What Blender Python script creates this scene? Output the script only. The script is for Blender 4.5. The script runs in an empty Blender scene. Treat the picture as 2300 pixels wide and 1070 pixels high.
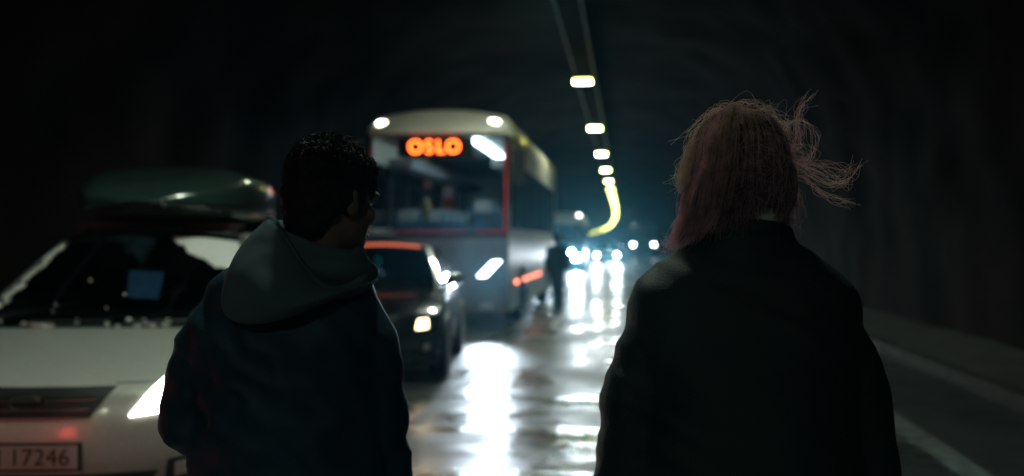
import bpy, bmesh, math, random
from mathutils import Vector, Matrix, noise
from mathutils.bvhtree import BVHTree

random.seed(7)
SC = bpy.context.scene
COL = SC.collection

# ------------------------------------------------------------------ camera
cam_d = bpy.data.cameras.new('camera')
cam = bpy.data.objects.new('camera', cam_d)
COL.objects.link(cam)
cam.location = (0, 0, 1.5)
cam.rotation_euler = (math.radians(90.256), 0, 0)
cam_d.lens = 35.0
cam_d.sensor_width = 36.0
cam_d.clip_start = 0.05
cam_d.clip_end = 2000
cam_d.dof.use_dof = True
cam_d.dof.focus_distance = 2.0
cam_d.dof.aperture_fstop = 2.0
SC.camera = cam

# ------------------------------------------------------------------ world, exposure
world = bpy.data.worlds.new('World')
SC.world = world
world.use_nodes = True
wbg = world.node_tree.nodes['Background']
wbg.inputs['Color'].default_value = (0.10, 0.30, 0.34, 1)
wbg.inputs['Strength'].default_value = 0.004
SC.view_settings.view_transform = 'Standard'
SC.view_settings.look = 'None'
SC.view_settings.gamma = 1
SC.view_settings.use_curve_mapping = False
SC.view_settings.exposure = 0.0
SC.cycles.use_denoising = True
SC.cycles.max_bounces = 6
SC.cycles.transparent_max_bounces = 16
SC.cycles.volume_bounces = 0
SC.cycles.sample_clamp_indirect = 4

LAMP_E = 620.0          # ceiling lamps
HAZE = 0.0006

# ------------------------------------------------------------------ materials
def mat(name, col, rough=.5, metal=0., var=.15, scale=6., bump=0., bscale=40., spec=.5, coat=0.,
        emit=None, es=0., sheen=0., col2=None, stretch=None):
    m = bpy.data.materials.new(name)
    m.use_nodes = True
    nt = m.node_tree
    b = nt.nodes['Principled BSDF']
    b.inputs['Roughness'].default_value = rough
    b.inputs['Metallic'].default_value = metal
    b.inputs['Specular IOR Level'].default_value = spec
    b.inputs['Coat Weight'].default_value = coat
    b.inputs['Coat Roughness'].default_value = .04
    if sheen:
        b.inputs['Sheen Weight'].default_value = sheen
        b.inputs['Sheen Roughness'].default_value = .4
    tc = nt.nodes.new('ShaderNodeTexCoord')
    src = tc.outputs['Object']
    if stretch:
        mp = nt.nodes.new('ShaderNodeMapping')
        mp.inputs['Scale'].default_value = stretch
        nt.links.new(src, mp.inputs['Vector'])
        src = mp.outputs['Vector']
    n = nt.nodes.new('ShaderNodeTexNoise')
    n.inputs['Scale'].default_value = scale
    n.inputs['Detail'].default_value = 5
    nt.links.new(src, n.inputs['Vector'])
    r = nt.nodes.new('ShaderNodeValToRGB')
    c2 = col2 if col2 else tuple(min(1, c * (1 + var)) for c in col)
    c1 = col if col2 else tuple(c * (1 - var) for c in col)
    r.color_ramp.elements[0].color = (*c1, 1); r.color_ramp.elements[0].position = .35
    r.color_ramp.elements[1].color = (*c2, 1); r.color_ramp.elements[1].position = .65
    nt.links.new(n.outputs['Fac'], r.inputs['Fac'])
    nt.links.new(r.outputs['Color'], b.inputs['Base Color'])
    if bump:
        n2 = nt.nodes.new('ShaderNodeTexNoise')
        n2.inputs['Scale'].default_value = bscale
        n2.inputs['Detail'].default_value = 6
        nt.links.new(src, n2.inputs['Vector'])
        bp = nt.nodes.new('ShaderNodeBump')
        bp.inputs['Strength'].default_value = bump
        bp.inputs['Distance'].default_value = .02
        nt.links.new(n2.outputs['Fac'], bp.inputs['Height'])
        nt.links.new(bp.outputs['Normal'], b.inputs['Normal'])
    if emit:
        b.inputs['Emission Color'].default_value = (*emit, 1)
        b.inputs['Emission Strength'].default_value = es
    return m

def glass_mat(name, tint, gloss=.03):
    m = bpy.data.materials.new(name)
    m.use_nodes = True
    nt = m.node_tree
    nt.nodes.remove(nt.nodes['Principled BSDF'])
    out = nt.nodes['Material Output']
    tr = nt.nodes.new('ShaderNodeBsdfTransparent'); tr.inputs['Color'].default_value = (*tint, 1)
    gl = nt.nodes.new('ShaderNodeBsdfGlossy'); gl.inputs['Roughness'].default_value = gloss
    fr = nt.nodes.new('ShaderNodeFresnel'); fr.inputs['IOR'].default_value = 1.5
    mx = nt.nodes.new('ShaderNodeMixShader')
    ge = nt.nodes.new('ShaderNodeNewGeometry')
    mt = nt.nodes.new('ShaderNodeMath'); mt.operation = 'SUBTRACT'; mt.use_clamp = True
    nt.links.new(fr.outputs['Fac'], mt.inputs[0]); nt.links.new(ge.outputs['Backfacing'], mt.inputs[1])
    nt.links.new(mt.outputs[0], mx.inputs['Fac'])
    nt.links.new(tr.outputs['BSDF'], mx.inputs[1])
    nt.links.new(gl.outputs['BSDF'], mx.inputs[2])
    nt.links.new(mx.outputs['Shader'], out.inputs['Surface'])
    return m

M = {}
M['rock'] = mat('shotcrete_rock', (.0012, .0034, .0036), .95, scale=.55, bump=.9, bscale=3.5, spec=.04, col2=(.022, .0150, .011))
M['kerb'] = mat('concrete_kerb', (.065, .07, .066), .85, spec=.15, var=.3, bump=.3)
M['walk'] = mat('gritty_walkway', (.05, .055, .05), .75, var=.4, scale=3, bump=.5, bscale=25)
M['tar'] = mat('tar', (.012, .012, .012), .55, bump=.3)
M['paint'] = mat('road_paint', (.82, .84, .84), .26, spec=.5, var=.1, scale=12, bump=.05)
M['worn_paint'] = mat('worn_edge_paint', (.16, .19, .20), .6, var=.45, scale=7, bump=.25)
M['wetjoint'] = mat('wet_joint', (.20, .21, .22), .14, var=.3, bump=.3, bscale=35)
M['tray'] = mat('galvanised_steel', (.20, .23, .23), .7, spec=.2)
M['cable'] = mat('cable_sheath', (.003, .004, .004), .95, spec=.01)
M['lamp_housing'] = mat('lamp_housing', (.25, .26, .25), .5)
M['lamp'] = mat('lamp_diffuser', (.8, .8, .7), .5, emit=(.86, 1, .82), es=LAMP_E)
M['lamp_end'] = mat('lamp_end_lens', (.8, .8, .5), .5, emit=(1, 1, .13), es=22)
M['white_paint'] = mat('silver_white_paint', (.42, .43, .40), .32, var=.05, metal=.15, coat=.6, scale=40)
M['black_paint'] = mat('black_car_paint', (.012, .013, .015), .25, var=.1, coat=1.0)
M['red_paint'] = mat('dark_car_paint', (.05, .012, .012), .25, var=.1, coat=1.0)
M['grey_paint'] = mat('grey_car_paint', (.10, .11, .12), .3, var=.1, coat=.8)
M['bus_paint'] = mat('cream_bus_paint', (.80, .77, .68), .34, var=.06, scale=3, coat=.4)
M['bus_front_shade'] = mat('shaded_bus_front', (.17, .165, .21), .34, var=.08, coat=.4)  # shade and headlight haze on the cream body, put into this colour
M['van_paint'] = mat('blue_van_paint', (.03, .12, .18), .35, var=.1, coat=.5)
M['van_top'] = mat('pale_van_roof', (.68, .70, .66), .4)
M['red_band'] = mat('red_band', (.62, .03, .035), .35, coat=.4)
M['plastic'] = mat('black_plastic', (.014, .015, .016), .45, bump=.1)
M['gloss_black'] = mat('gloss_black', (.018, .036, .032), .22, var=.1, coat=1.0)
M['rubber'] = mat('tyre_rubber', (.015, .015, .015), .75, bump=.3)
M['alloy'] = mat('alloy', (.35, .36, .37), .3, metal=.9)
M['chrome'] = mat('chrome', (.6, .6, .6), .12, metal=1.0)
M['glass'] = glass_mat('window_glass', (.55, .62, .62))
M['dark_glass'] = glass_mat('dark_glass', (.22, .25, .26))
M['dark'] = mat('interior_dark', (.010, .011, .013), .8)
M['seat'] = mat('seat_cloth', (.05, .06, .075), .85, bump=.2)
M['bus_seat'] = mat('bus_seat_cloth', (.05, .13, .24), .85, bump=.2)
M['antimacassar'] = mat('headrest_cloth', (.42, .44, .46), .85)
M['bus_inner'] = mat('bus_inner_trim', (.22, .23, .25), .6)
M['dash'] = mat('bus_dashboard', (.42, .14, .18), .5)  # red light from the sign is put into this colour
M['snow'] = mat('snow', (.72, .76, .74), .6, var=.1, scale=60, bump=.5)
M['plate'] = mat('number_plate_white', (.40, .38, .37), .4, var=.06)
M['ink'] = mat('plate_ink', (.012, .012, .012), .5)
M['mirror'] = mat('mirror_glass', (.7, .7, .7), .03, metal=1.0)
M['lens_off'] = mat('unlit_lens', (.45, .46, .47), .15, coat=.8)
M['lens_warm'] = mat('lit_lens_warm', (.8, .8, .75), .3, emit=(1, .93, .80), es=26)
M['lens_cool'] = mat('lit_lens_cool', (.8, .8, .8), .3, emit=(.74, .88, 1), es=10)
M['lens_dim'] = mat('lit_lens_dim', (.8, .75, .6), .3, emit=(1, .74, .40), es=8)
M['lens_far'] = mat('lit_lens_far', (.8, .8, .8), .3, emit=(.86, .95, 1), es=420)
M['lens_faint'] = mat('lit_lens_faint', (.8, .8, .8), .3, emit=(.75, .80, 1), es=22)
M['marker_white'] = mat('marker_white', (.8, .8, .7), .3, emit=(1, .97, .80), es=14)
M['marker_red'] = mat('marker_orange', (.6, .1, .05), .3, emit=(1, .22, .12), es=9)
M['marker_amber'] = mat('marker_amber', (.6, .4, .2), .3, emit=(1, .72, .45), es=14)
M['tail'] = mat('tail_lens_red', (.5, .02, .02), .3, emit=(1, .07, .06), es=11)
M['led'] = mat('led_orange', (.3, .1, .02), .4, emit=(1, .078, .010), es=42)
M['strip'] = mat('interior_strip', (.8, .8, .8), .4, emit=(.82, .97, 1), es=34)
M['red_reflect'] = mat('painted_red_reflection', (.4, .05, .03), .4, var=.5, scale=2, emit=(1, .20, .10), es=.75)
M['blue_panel'] = mat('blue_panel_glow', (.05, .1, .2), .3, var=.4, scale=9, emit=(.10, .30, .52), es=.11)
M['teal_led'] = mat('teal_lit_gadget', (.02, .2, .2), .4, emit=(.05, .75, .75), es=.5)
M['navy'] = mat('navy_jacket_cloth', (.010, .036, .062), .55, var=.2, bump=.15, bscale=220, spec=.18)
M['hood'] = mat('grey_hoodie_cloth', (.060, .100, .122), .95, var=.15, bump=.08, bscale=300, spec=.1)
M['coat'] = mat('black_coat_cloth', (.006, .020, .026), .6, var=.2, bump=.25, bscale=300, spec=.28)
M['shirt'] = mat('pale_collar_cloth', (.42, .50, .50), .9, bump=.3, bscale=200)
M['trouser'] = mat('dark_trouser_cloth', (.012, .014, .02), .9, bump=.2, bscale=150)
M['shoe'] = mat('shoe_leather', (.02, .018, .016), .5)
M['skin'] = mat('skin', (.15, .098, .082), .65, spec=.25, var=.08, scale=20, bump=.1, bscale=200)
M['eye'] = mat('eye_white', (.7, .68, .65), .2)
M['lip'] = mat('lips', (.36, .15, .13), .45)
M['hair_black'] = mat('black_hair', (.008, .007, .008), .75, spec=.12, var=.3, scale=60)
M['hair_base'] = mat('mauve_hair', (.050, .030, .050), .9, spec=.04, var=.35, scale=40, stretch=(1, 1, .15))
M['hair_blonde'] = mat('blonde_hair', (.76, .67, .53), .5, var=.25, scale=50)
M['hair_pink'] = mat('dusty_pink_hair', (.80, .57, .67), .5, var=.25, scale=50)
M['hair_mauve'] = mat('dark_mauve_hair', (.16, .115, .17), .5, var=.3, scale=50)
for _k in ('hair_blonde', 'hair_pink', 'hair_mauve'):
    _nt = M[_k].node_tree
    _b = _nt.nodes['Principled BSDF']
    _t = _nt.nodes.new('ShaderNodeBsdfTranslucent'); _m = _nt.nodes.new('ShaderNodeMixShader')
    _nt.links.new(_b.inputs['Base Color'].links[0].from_socket, _t.inputs['Color'])
    _m.inputs[0].default_value = .82 if _k != 'hair_mauve' else .4
    _nt.links.new(_b.outputs[0], _m.inputs[1]); _nt.links.new(_t.outputs[0], _m.inputs[2])
    _nt.links.new(_m.outputs[0], _nt.nodes['Material Output'].inputs['Surface'])
M['pink_cloth_stand_in'] = mat('pink_stand_in', (.62, .30, .36), .8)
M['pale_cloth_stand_in'] = mat('pale_stand_in', (.66, .58, .66), .8)
M['gold'] = mat('gold_ornament', (.75, .62, .36), .3, metal=.3, var=.3, scale=40)

# road: wet asphalt with polished wheel tracks
def road_material():
    m = bpy.data.materials.new('wet_asphalt')
    m.use_nodes = True
    nt = m.node_tree; L = nt.links
    b = nt.nodes['Principled BSDF']
    N = nt.nodes.new
    off = N('ShaderNodeAttribute'); off.attribute_name = 'across'
    alo = N('ShaderNodeAttribute'); alo.attribute_name = 'along'
    cmb = N('ShaderNodeCombineXYZ')
    L.new(off.outputs['Fac'], cmb.inputs[0]); L.new(alo.outputs['Fac'], cmb.inputs[1])
    def nz(sc, sx, sy, det=4):
        mp = N('ShaderNodeMapping'); mp.inputs['Scale'].default_value = (sx, sy, 1)
        L.new(cmb.outputs[0], mp.inputs['Vector'])
        t = N('ShaderNodeTexNoise'); t.inputs['Scale'].default_value = sc; t.inputs['Detail'].default_value = det
        L.new(mp.outputs[0], t.inputs['Vector'])
        return t.outputs['Fac']
    def ma(op, a, bb):
        t = N('ShaderNodeMath'); t.operation = op
        for i, q in enumerate((a, bb)):
            if isinstance(q, (int, float)): t.inputs[i].default_value = q
            else: L.new(q, t.inputs[i])
        return t.outputs[0]
    def rng(v, a, bb, c, d):
        t = N('ShaderNodeMapRange'); t.inputs[1].default_value = a; t.inputs[2].default_value = bb
        t.inputs[3].default_value = c; t.inputs[4].default_value = d
        L.new(v, t.inputs[0]); return t.outputs[0]
    def band(c, w):            # 1 inside a strip round offset c
        return rng(ma('ABSOLUTE', ma('SUBTRACT', off.outputs['Fac'], c), 0), w * .45, w, 1, 0)
    wob = nz(1.0, .6, .12, 3)
    tracks = ma('MAXIMUM', ma('MAXIMUM', band(.82, .42), band(2.55, .42)), ma('MAXIMUM', band(-.95, .55), band(-2.6, .5)))
    tracks = ma('MULTIPLY', tracks, rng(wob, .3, .55, .5, 1))
    damp = nz(1.0, .9, .5, 6)
    cross = nz(1.0, 1.7, 2.8, 3)
    grit = nz(1.0, 60, 60, 5)
    rough = rng(damp, .40, .60, .22, .50)
    rough = ma('SUBTRACT', rough, ma('MULTIPLY', tracks, .04))
    rough = ma('ADD', rough, rng(grit, .3, .7, -.05, .06))
    L.new(rough, b.inputs['Roughness'])
    mix = N('ShaderNodeMix'); mix.data_type = 'RGBA'
    mix.inputs[6].default_value = (.050, .060, .066, 1); mix.inputs[7].default_value = (.13, .15, .16, 1)
    L.new(ma('MULTIPLY', tracks, rng(grit, .25, .75, .5, 1)), mix.inputs[0])
    L.new(mix.outputs[2], b.inputs['Base Color'])
    b.inputs['Specular IOR Level'].default_value = .42
    h = ma('ADD', ma('MULTIPLY', cross, 2.8), ma('ADD', ma('MULTIPLY', nz(1.0, 9, 16, 3), .35), ma('MULTIPLY', grit, .10)))
    bp = N('ShaderNodeBump'); bp.inputs['Strength'].default_value = .5; bp.inputs['Distance'].default_value = .02
    L.new(h, bp.inputs['Height']); L.new(bp.outputs[0], b.inputs['Normal'])
    return m
M['road'] = road_material()

# ------------------------------------------------------------------ mesh helpers
class MB:
    def __init__(s): s.v = []; s.f = []; s.mi = []
    def add(s, vs, fs, mi=0):
        o = len(s.v)
        s.v += [tuple(p) for p in vs]
        s.f += [tuple(i + o for i in f) for f in fs]
        s.mi += [mi] * len(fs)
        return s
    def box(s, c, d, rot=None, mi=0, taper=1.):
        vs = []
        for z in (-.5, .5):
            k = 1 if z < 0 else taper
            for x, y in ((-.5, -.5), (.5, -.5), (.5, .5), (-.5, .5)):
                p = Vector((x * d[0] * k, y * d[1] * k, z * d[2]))
                if rot: p = rot @ p
                vs.append(p + Vector(c))
        return s.add(vs, [(0, 3, 2, 1), (4, 5, 6, 7), (0, 1, 5, 4), (1, 2, 6, 5), (2, 3, 7, 6), (3, 0, 4, 7)], mi)
    def tube(s, pts, rad, n=8, mi=0, round_ends=False):
        pts = [Vector(p) for p in pts]
        if isinstance(rad, (int, float)): rad = [rad] * len(pts)
        if round_ends:
            a, b2 = (pts[0] - pts[1]).normalized(), (pts[-1] - pts[-2]).normalized()
            P, R = [], []
            for t in (1., .87, .5): P.append(pts[0] + a * rad[0] * t); R.append(rad[0] * math.sqrt(max(.0004, 1 - t * t)))
            P += pts; R += list(rad)
            for t in (.5, .87, 1.): P.append(pts[-1] + b2 * rad[-1] * t); R.append(rad[-1] * math.sqrt(max(.0004, 1 - t * t)))
            pts, rad = P, R
        vs, fs = [], []
        prev = None
        for i, p in enumerate(pts):
            d = (pts[min(i + 1, len(pts) - 1)] - pts[max(i - 1, 0)])
            d = d.normalized() if d.length > 1e-9 else Vector((0, 0, 1))
            if prev is None:
                u = d.orthogonal().normalized()
            else:
                u = (prev - d * prev.dot(d))
                u = u.normalized() if u.length > 1e-6 else d.orthogonal().normalized()
            prev = u
            w = d.cross(u)
            for k in range(n):
                t = 2 * math.pi * k / n
                vs.append(p + (u * math.cos(t) + w * math.sin(t)) * rad[i])
        for i in range(len(pts) - 1):
            for k in range(n):
                k2 = (k + 1) % n
                fs.append((i * n + k, i * n + k2, (i + 1) * n + k2, (i + 1) * n + k))
        fs.append(tuple(range(n - 1, -1, -1)))
        e = (len(pts) - 1) * n
        fs.append(tuple(e + k for k in range(n)))
        return s.add(vs, fs, mi)
    def ell(s, c, r, rot=None, nu=16, nv=10, mi=0):
        vs, fs = [], []
        for j in range(nv + 1):
            ph = math.pi * j / nv
            for i in range(nu):
                th = 2 * math.pi * i / nu
                sp = max(math.sin(ph), .002)
                p = Vector((r[0] * sp * math.cos(th), r[1] * sp * math.sin(th), -r[2] * math.cos(ph)))
                if rot: p = rot @ p
                vs.append(p + Vector(c))
        for j in range(nv):
            for i in range(nu):
                i2 = (i + 1) % nu
                fs.append((j * nu + i, j * nu + i2, (j + 1) * nu + i2, (j + 1) * nu + i))
        fs.append(tuple(range(nu - 1, -1, -1)))
        fs.append(tuple(nv * nu + k for k in range(nu)))
        return s.add(vs, fs, mi)
    def rings(s, rows, n=28, ex=2.4, mi=0):
        """rows: (z, xc, hw, yc, hd) superellipse rings, closed at both ends"""
        vs, fs = [], []
        for (z, xc, hw, yc, hd) in rows:
            for k in range(n):
                t = 2 * math.pi * k / n
                c, q = math.cos(t), math.sin(t)
                vs.append((xc + hw * math.copysign(abs(c) ** (2 / ex), c), yc + hd * math.copysign(abs(q) ** (2 / ex), q), z))
        for j in range(len(rows) - 1):
            for k in range(n):
                k2 = (k + 1) % n
                fs.append((j * n + k, j * n + k2, (j + 1) * n + k2, (j + 1) * n + k))
        fs.append(tuple(range(n - 1, -1, -1)))
        fs.append(tuple((len(rows) - 1) * n + k for k in range(n)))
        return s.add(vs, fs, mi)
    def lathe(s, prof, axis='X', c=(0, 0, 0), n=28, mi=0, sy=1.):
        vs, fs = [], []
        for (r, h) in prof:
            for k in range(n):
                t = 2 * math.pi * k / n
                a, b2 = r * math.cos(t), r * math.sin(t) * sy
                p = {'X': (h, a, b2), 'Y': (a, h, b2), 'Z': (a, b2, h)}[axis]
                vs.append((p[0] + c[0], p[1] + c[1], p[2] + c[2]))
        m = len(prof)
        for j in range(m - 1):
            for k in range(n):
                k2 = (k + 1) % n
                fs.append((j * n + k, j * n + k2, (j + 1) * n + k2, (j + 1) * n + k))
        fs.append(tuple(range(n - 1, -1, -1)))
        fs.append(tuple((m - 1) * n + k for k in range(n)))
        return s.add(vs, fs, mi)
    def slab(s, G, off=.004, thick=.01, centre=(0, 0, 0), mi=0):
        """closed thick sheet over a grid of points; outward = away from centre"""
        nu, nv = len(G), len(G[0])
        G = [[Vector(p) for p in r] for r in G]
        C = Vector(centre)
        NN = [[None] * nv for _ in range(nu)]
        tot = 0
        for i in range(nu):
            for j in range(nv):
                a = G[min(i + 1, nu - 1)][j] - G[max(i - 1, 0)][j]
                b2 = G[i][min(j + 1, nv - 1)] - G[i][max(j - 1, 0)]
                n_ = a.cross(b2)
                n_ = n_.normalized() if n_.length > 1e-9 else Vector((0, 0, 0))
                NN[i][j] = n_
                tot += n_.dot(G[i][j] - C)
        sg = 1 if tot >= 0 else -1
        vs = [G[i][j] + NN[i][j] * sg * off for i in range(nu) for j in range(nv)]
        vs += [G[i][j] + NN[i][j] * sg * (off - thick) for i in range(nu) for j in range(nv)]
        o = nu * nv
        fs = []
        def q(a, b2, c, d):
            fs.append((a, b2, c, d) if sg > 0 else (d, c, b2, a))
        for i in range(nu - 1):
            for j in range(nv - 1):
                a, b2, c, d = i * nv + j, (i + 1) * nv + j, (i + 1) * nv + j + 1, i * nv + j + 1
                q(a, b2, c, d); q(d + o, c + o, b2 + o, a + o)
        for i in range(nu - 1):
            a, b2 = i * nv, (i + 1) * nv
            q(a + o, b2 + o, b2, a)
            a, b2 = i * nv + nv - 1, (i + 1) * nv + nv - 1
            q(a, b2, b2 + o, a + o)
        for j in range(nv - 1):
            a, b2 = j, j + 1
            q(a, b2, b2 + o, a + o)
            a, b2 = (nu - 1) * nv + j, (nu - 1) * nv + j + 1
            q(a + o, b2 + o, b2, a)
        return s.add(vs, fs, mi)
    def mesh(s, name, mats, smooth=True, auto=True):
        me = bpy.data.meshes.new(name)
        me.from_pydata(s.v, [], s.f)
        mats = mats if isinstance(mats, (list, tuple)) else [mats]
        for m in mats: me.materials.append(m)
        if len(mats) > 1: me.polygons.foreach_set('material_index', s.mi)
        if smooth:
            me.polygons.foreach_set('use_smooth', [True] * len(me.polygons))
            if auto: me.set_sharp_from_angle(angle=math.radians(38))
        me.update()
        return me
    def build(s, name, mats, parent=None, smooth=True, label=None, auto=True):
        o = bpy.data.objects.new(name, s.mesh(name, mats, smooth, auto))
        COL.objects.link(o)
        if parent: o.parent = parent
        if label: o['label'] = label
        return o

def link_mesh(name, me, parent=None, loc=None):
    o = bpy.data.objects.new(name, me)
    COL.objects.link(o)
    if parent: o.parent = parent
    if loc: o.location = loc
    return o

def thing(name, label, cat, loc=(0, 0, 0), rz=0., group=None):
    o = bpy.data.objects.new(name, None)
    COL.objects.link(o)
    o.location = loc; o.rotation_euler = (0, 0, rz)
    o['label'] = label; o['category'] = cat
    if group: o['group'] = group
    return o

def tag(o, label, cat, group=None):
    o['label'] = label; o['category'] = cat
    if group: o['group'] = group
    return o

def fuse(mb, voxel, smooth=6, factor=.5):
    """voxel-union of everything in mb into one continuous skin -> new mesh"""
    me = mb.mesh('tmp', M['skin'], False)
    o = bpy.data.objects.new('tmp', me)
    COL.objects.link(o)
    r = o.modifiers.new('r', 'REMESH'); r.mode = 'VOXEL'; r.voxel_size = voxel; r.use_smooth_shade = True
    if smooth:
        q = o.modifiers.new('s', 'SMOOTH'); q.factor = factor; q.iterations = smooth
    dg = bpy.context.evaluated_depsgraph_get()
    dg.update()
    out = bpy.data.meshes.new_from_object(o.evaluated_get(dg))
    bpy.data.objects.remove(o); bpy.data.meshes.remove(me)
    out.polygons.foreach_set('use_smooth', [True] * len(out.polygons))
    out.materials.clear()
    return out

def put(name, me, m, parent):
    me.name = name
    me.materials.append(m)
    return link_mesh(name, me, parent)

def displace(me, fn):
    nor = [v.normal.copy() for v in me.vertices]
    for v, n in zip(me.vertices, nor):
        v.co = v.co + n * fn(v.co, n)
    me.update()

def interp(tab, t):
    if t <= tab[0][0]: return tab[0][1]
    for (a, u), (b, w) in zip(tab, tab[1:]):
        if t <= b:
            k = (t - a) / (b - a); k = k * k * (3 - 2 * k) if False else k
            return u + (w - u) * k
    return tab[-1][1]

def clamp(x, a=0., b=1.): return max(a, min(b, x))
def sgnpow(x, p): return math.copysign(abs(x) ** p, x)
def add_light(name, parent, loc, energy, color, spot=70, blend=.6, radius=.06, rot=(0, 0, 0), tilt=4):
    l = bpy.data.lights.new(name, 'SPOT')
    l.energy = energy; l.color = color; l.spot_size = math.radians(spot); l.spot_blend = blend
    l.shadow_soft_size = radius
    o = bpy.data.objects.new(name, l)
    COL.objects.link(o)
    o.parent = parent
    o.location = loc
    o.rotation_euler = (math.radians(-90 + tilt) , 0, 0)     # spot shines along local -Z -> towards -Y
    o.rotation_euler = (math.radians(-(90 - tilt)), 0, 0)
    return o

# ------------------------------------------------------------------ the road's course
TH0 = math.atan(.113)
S0, RAD = 100.0, 4000.0
def path(s):
    """centre line point and heading (angle from +Y towards +X)"""
    x0, y0 = -1.264, 0.0
    if s <= S0:
        return x0 + math.sin(TH0) * s, y0 + math.cos(TH0) * s, TH0
    d = s - S0
    th = TH0 - d / RAD
    xs, ys = x0 + math.sin(TH0) * S0, y0 + math.cos(TH0) * S0
    return xs + RAD * (math.cos(th) - math.cos(TH0)), ys + RAD * (math.sin(TH0) - math.sin(th)), th
def at(s, off, z=0.):
    x, y, th = path(s)
    return Vector((x + math.cos(th) * off, y - math.sin(th) * off, z))
def stations(s0, s1, near=.5, mid=2.5, far=8.):
    s, out = s0, []
    while s < s1:
        out.append(s)
        s += near if s < 45 else (mid if s < 140 else far)
    out.append(s1)
    return out

# ------------------------------------------------------------------ the setting: tunnel, road, walkways
S_BACK, S_END = -45., 660.
def build_tunnel():
    st = stations(S_BACK, S_END, .45, 2., 7.)
    sec = []
    for k in range(57):
        t = k / 56
        a = math.pi * t
        o = -math.cos(a)
        x = 6.05 * sgnpow(o, .62)
        z = 6.9 * (max(math.sin(a), 0.) ** .72) - .15
        sec.append((x, z, o))
    vs, fs = [], []
    n = len(sec)
    for s in st:
        for (x, z, o) in sec:
            p = Vector((x * .75, s * .20, z * .75))
            d = noise.noise(p) * .14 + noise.noise(p * 2.3) * .14 + noise.noise(p * 5.1) * .10
            q = Vector((x, z - 2.6)).normalized()
            vs.append(at(s, x + q.x * d * 1.0, max(z, -.15) + q.y * d * (1 if z > .3 else 0)))
    for i in range(len(st) - 1):
        for k in range(n - 1):
            fs.append((i * n + k, i * n + k + 1, (i + 1) * n + k + 1, (i + 1) * n + k))
    mb = MB().add(vs, fs)
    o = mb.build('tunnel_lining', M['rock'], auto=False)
    o['kind'] = 'structure'
    # closing faces far out of sight at both ends
    return o
build_tunnel()

def strip(name, o0, o1, z, s0, s1, m, nx=1, parent=None, zfn=None, attr=False, near=.5):
    st = stations(s0, s1, near)
    vs, fs, A, B = [], [], [], []
    for s in st:
        for i in range(nx + 1):
            o = o0 + (o1 - o0) * i / nx
            vs.append(at(s, o, z + (zfn(s, o) if zfn else 0))); A.append(o); B.append(s)
    w = nx + 1
    for j in range(len(st) - 1):
        for i in range(nx):
            fs.append((j * w + i, j * w + i + 1, (j + 1) * w + i + 1, (j + 1) * w + i))
    o = MB().add(vs, fs).build(name, m, parent, auto=False)
    if attr:
        for nm, dat in (('across', A), ('along', B)):
            at_ = o.data.attributes.new(nm, 'FLOAT', 'POINT')
            at_.data.foreach_set('value', dat)
    return o

road = strip('road', -4.35, 4.75, 0, S_BACK, S_END, M['road'], 14, attr=True)
road['kind'] = 'structure'
for a, b, off in ((S_BACK, S_END, 3.5), (S_BACK, S_END, -3.5)):
    strip('edge_line', off - .11, off + .11, .004, a, b, M['worn_paint'], 1, road)
strip('tar_seam', -.52, -.40, .004, S_BACK, 120, M['tar'], 1, road)
k = 0
s = 8.7 - 36
while s < 120:
    strip('lane_dash', -.075, .075, .004, s, s + 3.0, M['paint'], 1, road); s += 9.
# raised wet joints across the carriageway: lumpy ridges that catch the headlights
for sj, hh in ((6.55, .0022), (8.05, .0024), (9.7, .0014)):
    vs, fs = [], []
    nx = 150
    prof = ((-.11, .002), (-.05, .7), (.0, 1.), (.05, .7), (.11, .002))
    for i in range(nx + 1):
        o = -3.4 + 6.8 * i / nx
        bumpy = .45 + .9 * abs(noise.noise(Vector((o * 7, sj * 3, 0)))) + .5 * noise.noise(Vector((o * 19, sj, 4)))
        wv = .05 * noise.noise(Vector((o * .8, sj, 9)))
        for (ds, h) in prof:
            vs.append(at(sj + ds + wv, o, .0035 + hh * h * max(.1, bumpy)))
    for i in range(nx):
        for j in range(4):
            fs.append((i * 5 + j, (i + 1) * 5 + j, (i + 1) * 5 + j + 1, i * 5 + j + 1))
    MB().add(vs, fs).build('joint_ridge', M['wetjoint'], road, auto=False)

for sd in (1, -1):
    a = 4.75 if sd > 0 else 4.35
    vs, fs = [], []
    st = stations(S_BACK, S_END)
    prof = ((0, -.1), (0, .11), (.015, .125), (.165, .125), (.18, .118), (.18, -.1))
    for s in st:
        for (dx, z) in prof: vs.append(at(s, sd * (a + dx), z))
    for j in range(len(st) - 1):
        for i in range(5):
            f = (j * 6 + i, j * 6 + i + 1, (j + 1) * 6 + i + 1, (j + 1) * 6 + i)
            fs.append(f[::-1] if sd > 0 else f)
    kb = MB().add(vs, fs).build('kerb', M['kerb'], auto=True); kb['kind'] = 'structure'
    w = strip('walkway', sd * (a + .18), sd * 6.9, .11, S_BACK, S_END, M['walk'], 6,
              zfn=lambda s, o: .02 * noise.noise(Vector((o * 1.5, s * .7, 3))) + .10 * clamp((abs(o) - 5.2) / 1.0))
    w['kind'] = 'structure'

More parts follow.
